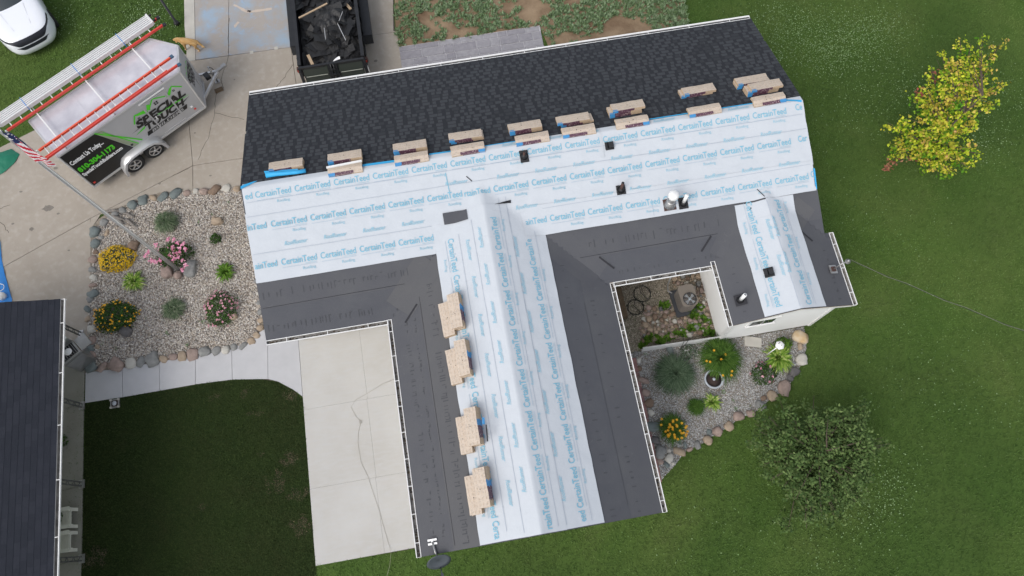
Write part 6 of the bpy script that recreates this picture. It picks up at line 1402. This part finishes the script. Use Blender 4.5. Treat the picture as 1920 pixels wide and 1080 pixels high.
# local x along +y must face so that x cross y = normal: along = -y, up slope = -x
ML = Matrix(((0, -csl, snl, 0), (1, 0, 0, 0), (0, snl, csl, 0), (0, 0, 0, 1)))
cnt = 0
for r_ in range(26):
    xx = lx+.02-r_*.143*csl; z0 = zl(xx)+.003; off = (r_*.153) % .915; y = ly1-off+0
    first = True; yy = ly1+.0
    seg = [ly1-off] if off > .05 else [ly1]
    starts = []; cur = ly1; nxt = ly1-off if off > .05 else ly1-.915
    while cur > -1.6:
        starts.append((nxt, cur-nxt)); cur = nxt; nxt = cur-.915
    for (ys_, w_) in starts:
        pj = Vector((xx, ys_, z0)); 
        me = shingle_mesh(round(w_, 2), random.randrange(6), .143, tuple(M_sn), True)
        if cnt < 298 and ys_ > -1.7 and xx > -15.0: child('shingle', me, nr, Matrix.Translation(pj) @ ML); cnt += 1
b = MB(); b.box((-14.2, 2.4, 1.2), (.2, 10.8, 2.6), M_vinyl); b.box((-15.8, 7.7, 1.2), (3.2, .2, 2.6), M_vinyl); child('wall', b, N0)
b = MB(); b.add([(-14.31, ly1-.45, 2.4), (lx-.1, ly1-.45, 2.4), (lx-.1, ly1-.45, zl(lx)-.16), (-14.31, ly1-.45, zl(-14.31)-.16)], [(0, 1, 2, 3)], M_vinyl); child('gable_trim', b, N0)
gutter((lx, ly0), (lx, ly1), (1, 0), lz-.02, N0, 1.35, debris=False)
for u, v in ((155, 626), (157, 760), (157, 907), (157, 1047)):
    q = G(u, v, .03); b = MB()
    for dy in (-.10, .10): b.bar((q.x-.05, q.y+dy*.55, .03), (q.x-.05, q.y+dy*.55, 2.55), .03, .035, M_iron)
    b.box((q.x-.05, q.y, .04), (.16, .24, .03), M_galv)
    for k in range(15):
        z = .2+k*.155; b.bar((q.x-.05, q.y-.055, z), (q.x-.05, q.y+.055, z+.07 if k % 2 else z-.07), .016, .016, M_iron)
    child('porch_post', b, N0)
# grill on the porch
q = G(140, 690, 0); gc_ = Vector((-12.05, 7.15, 0)); ga = R(35)
e = thing('gas_grill', 'stainless steel gas grill with its lid up between two porch posts', 'grill', tuple(gc_), ga)
Rg = Matrix.Rotation(ga, 3, 'Z'); gv = lambda x, y, z: gc_+Rg @ Vector((x, y, z))
b = MB(); b.box(gv(0, 0, .45), (.55, .50, .8), M_steel, Rg); child('cart', b, e)
b = MB(); b.box(gv(0, .0, .90), (.62, .46, .10), M_steel, Rg); b.box(gv(0, 0, .953), (.52, .36, .01), M_black, Rg); fb = child('firebox', b, e)
for k in range(7): b = MB(); b.bar(gv(-.22+k*.073, -.17, .965), gv(-.22+k*.073, .17, .965), .01, .01, M_galv); child('grate_bar', b, fb)
b = MB(); b.lathe([(.09, 0), (.11, .03), (.10, .05)], M_pvc, 14, gv(.05, -.02, .97)); solo('white_dish', b, 'white round dish standing on the open gas grill', 'dish')
b = MB(); vs = []; fs = []
for i in range(9):
    a = math.pi*(.5)*i/8
    for s_ in (-.31, .31): vs.append(gv(s_, .25+.22*math.sin(a)*.5, .96+.40*math.sin(a)+0*a) if False else gv(s_, .22+.26*(1-math.cos(a)), .95+.34*math.sin(a)))
for i in range(8): fs.append((2*i, 2*i+1, 2*i+3, 2*i+2))
b.add(vs, fs, M_steel, True); b.bar(gv(-.24, .52, 1.25), gv(.24, .52, 1.25), .03, .03, M_galv); child('lid', b, e)
for sx in (-1, 1): b = MB(); b.box(gv(sx*.50, 0, .88), (.34, .42, .04), M_steel, Rg); child('side_shelf', b, e)
# adirondack chairs
for i, (yy, lab) in enumerate(((2.60, 'cream slatted lounge chair on the porch, the upper of the pair'), (1.95, 'cream slatted lounge chair on the porch nearest the last post'))):
    yy = (2.76+2.35)/2 if i == 0 else (2.15+1.70)/2; xf = -12.12
    e = thing('porch_chair', lab, 'chair', (xf-.4, yy, .03), group='cream lounge chairs on the porch')
    for s_ in (-1, 1):
        b = MB(); b.add([(xf-.75, yy+s_*.22-.035, .62), (xf+.0, yy+s_*.24-.055, .62), (xf+.05, yy+s_*.24, .62), (xf+.0, yy+s_*.24+.05, .62), (xf-.75, yy+s_*.22+.035, .62)]+[(xf-.75, yy+s_*.22-.035, .59), (xf+.0, yy+s_*.24-.055, .59), (xf+.05, yy+s_*.24, .59), (xf+.0, yy+s_*.24+.05, .59), (xf-.75, yy+s_*.22+.035, .59)], [(0, 1, 2, 3, 4), (9, 8, 7, 6, 5)]+[(k, k+5, (k+1) % 5+5, (k+1) % 5) for k in range(5)], M_adir); child('armrest', b, e)
        b = MB(); b.bar((xf-.08, yy+s_*.23, .03), (xf-.08, yy+s_*.23, .60), .03, .09, M_adir, up=(0, 1, 0)); child('front_leg', b, e)
        b = MB(); b.bar((xf-.05, yy+s_*.19, .36), (xf-1.0, yy+s_*.19, .06), .03, .10, M_adir); child('rear_leg', b, e)
    for k in range(6): b = MB(); b.bar((xf-.07-k*.085, yy-.22, .41-k*.022), (xf-.07-k*.085, yy+.22, .41-k*.022), .07, .02, M_adir); child('seat_slat', b, e)
    for k in range(5): b = MB(); o = (k-2)*.09; b.bar((xf-.58, yy+o, .28), (xf-.92, yy+o*1.25, 1.0-abs(k-2)*.04), .075, .02, M_adir, up=(1, 0, .3)); child('back_slat', b, e)
plant_bush('potted_plant', 'round green potted plant between porch chair and gutter', *G(104, 968, .5)[:2], .20, .24, .45, L_bush, 420, .07, None, cat='potted plant')
plant_bush('potted_plant', 'dark potted plant with a yellow bloom halfway along the porch', *G(106, 824, .4)[:2], .14, .17, .35, L_bush, 260, .06, F_yel, 4, .06, cat='potted plant')
# tarps
def tarp(name, lab, outline_, z, m, seed, hump=.25):
    rs = random.Random(seed); P_ = gp(outline_); cxy = Vector((sum(p[0] for p in P_)/len(P_), sum(p[1] for p in P_)/len(P_))); vs = [(cxy.x, cxy.y, z+hump)]; rings_ = 7; fs = []; n = 36
    L_ = []
    per = []
    for i in range(len(P_)): 
        for k in range(max(1, n//len(P_))): t = k/max(1, n//len(P_)); per.append(Vector(P_[i]).lerp(Vector(P_[(i+1) % len(P_)]), t))
    n = len(per)
    for r_ in range(1, rings_+1):
        f = r_/rings_
        for k, p in enumerate(per): q = cxy.lerp(p, f); vs.append((q.x, q.y, z+.01+hump*(1-f**2)+.05*abs(noise.noise(Vector((q.x*4, q.y*4, seed)))) ))
    for k in range(n): fs.append((0, 1+k, 1+(k+1) % n))
    for r_ in range(rings_-1):
        for k in range(n): a = 1+r_*n+k; b_ = 1+r_*n+(k+1) % n; fs.append((a, a+n, b_+n, b_))
    b = MB(); b.add(vs, fs, m, True); solo(name, b, lab, 'tarp')
tarp('green_tarp', 'dark green tarp bunched on the driveway at the left edge under the flag', [(-60, 310), (-20, 292), (5, 286), (22, 280), (38, 290), (30, 305), (12, 322), (-10, 335), (-60, 350)], .02, M_tarpg, 3, .22)
tarp('blue_tarp', 'bright blue tarp at the left edge beside the corner of the shingled roof', [(-60, 440), (-5, 440), (2, 455), (5, 490), (12, 520), (24, 562), (22, 600), (-60, 610)], .02, M_tarpb, 5, .05)
b = MB(); q = G(4, 556, .1); b.lathe([(.12, 0), (.13, .12), (.10, .2)], M_pvc, 14, (q.x, q.y, .05)); b.tube([q+Vector((-.05+.12*math.cos(t*.8), .3+.12*math.sin(t*.8), .03)) for t in range(9)], .012, M_pvc, 5); solo('caulk_bucket', b, 'small white container with a coiled white cord on the blue tarp', 'bucket')

# ================================================================== DOG
def skin(name, verts, edges, radii, m, root=0, sub=2):
    me = bpy.data.meshes.new(name); me.from_pydata(verts, edges, []); o = bpy.data.objects.new(name, me); col.objects.link(o)
    md = o.modifiers.new('s', 'SKIN'); 
    for i, r_ in enumerate(radii): v = me.skin_vertices[0].data[i]; v.radius = (r_, r_) if not isinstance(r_, tuple) else r_
    me.skin_vertices[0].data[root].use_root = True
    sb = o.modifiers.new('d', 'SUBSURF'); sb.levels = sub; sb.render_levels = sub
    bpy.context.view_layer.update(); dg = bpy.context.evaluated_depsgraph_get(); me2 = bpy.data.meshes.new_from_object(o.evaluated_get(dg)); bpy.data.objects.remove(o)
    me2.materials.clear(); me2.materials.append(m)
    for p in me2.polygons: p.use_smooth = True
    return me2
dpos = G(362, 91, 0); DZ = thing('dog', 'golden retriever walking left beside the trailer nose onto the grass', 'dog', (dpos.x, dpos.y, 0), R(172-10))
DS = .80      # local frame: +x towards the head
dV = [(-.30, 0, .50), (-.12, 0, .50), (.10, 0, .50), (.26, 0, .50), (.38, 0, .53), (.50, 0, .54), (.62, 0, .50), (.70, 0, .475),
      (-.40, 0, .47), (-.52, .03, .38), (-.62, .06, .33), (-.70, .09, .34),
      (-.30, .09, .38), (-.24, .10, .27), (-.36, .10, .15), (-.33, .10, .03), (-.28, .10, .02),
      (-.30, -.09, .38), (-.34, -.10, .27), (-.45, -.10, .16), (-.44, -.10, .03), (-.39, -.10, .02),
      (.22, .09, .36), (.24, .10, .20), (.26, .10, .04), (.31, .10, .02),
      (.22, -.09, .36), (.17, -.10, .21), (.12, -.10, .05), (.17, -.10, .02)]
dE = [(0, 1), (1, 2), (2, 3), (3, 4), (4, 5), (5, 6), (6, 7), (0, 8), (8, 9), (9, 10), (10, 11), (0, 12), (12, 13), (13, 14), (14, 15), (15, 16), (0, 17), (17, 18), (18, 19), (19, 20), (20, 21), (3, 22), (22, 23), (23, 24), (24, 25), (3, 26), (26, 27), (27, 28), (28, 29)]
dR = [.125, .12, .135, .13, .095, .09, .055, .035, .05, .035, .04, .02, .075, .055, .03, .024, .026, .075, .055, .03, .024, .026, .06, .038, .026, .03, .06, .038, .026, .03]
me = skin('body', dV, dE, dR, M_dog); me.transform(wm(DZ) @ Matrix.Diagonal((DS, DS*1.12, DS, 1))); child('body', me, DZ)
wd_ = wm(DZ) @ Matrix.Scale(DS, 4)
for s_ in (-1, 1):
    b = MB(); b.add([wd_ @ Vector(p) for p in ((.44, s_*.07, .60), (.52, s_*.08, .60), (.53, s_*.135, .50), (.46, s_*.13, .48), (.49, s_*.11, .55))], [(0, 1, 4), (1, 2, 4), (2, 3, 4), (3, 0, 4)], M_dog); child('ear', b, DZ)
    b = MB(); b.lathe([(.012, 0), (.0, .006)], M_black, 8, wd_ @ Vector((.585, s_*.045, .565))); child('eye', b, DZ)
b = MB(); b.lathe([(.018, -.01), (.02, .0), (.0, .012)], M_black, 8, wd_ @ Vector((.725, 0, .495))); child('nose', b, DZ)
for i in (16, 21, 25, 29):
    b = MB(); b.lathe([(.030, -.0), (.032, .02), (.02, .045), (.0, .05)], M_paw, 10, wd_ @ Vector((dV[i][0]-.01, dV[i][1], .0))); child('paw', b, DZ)
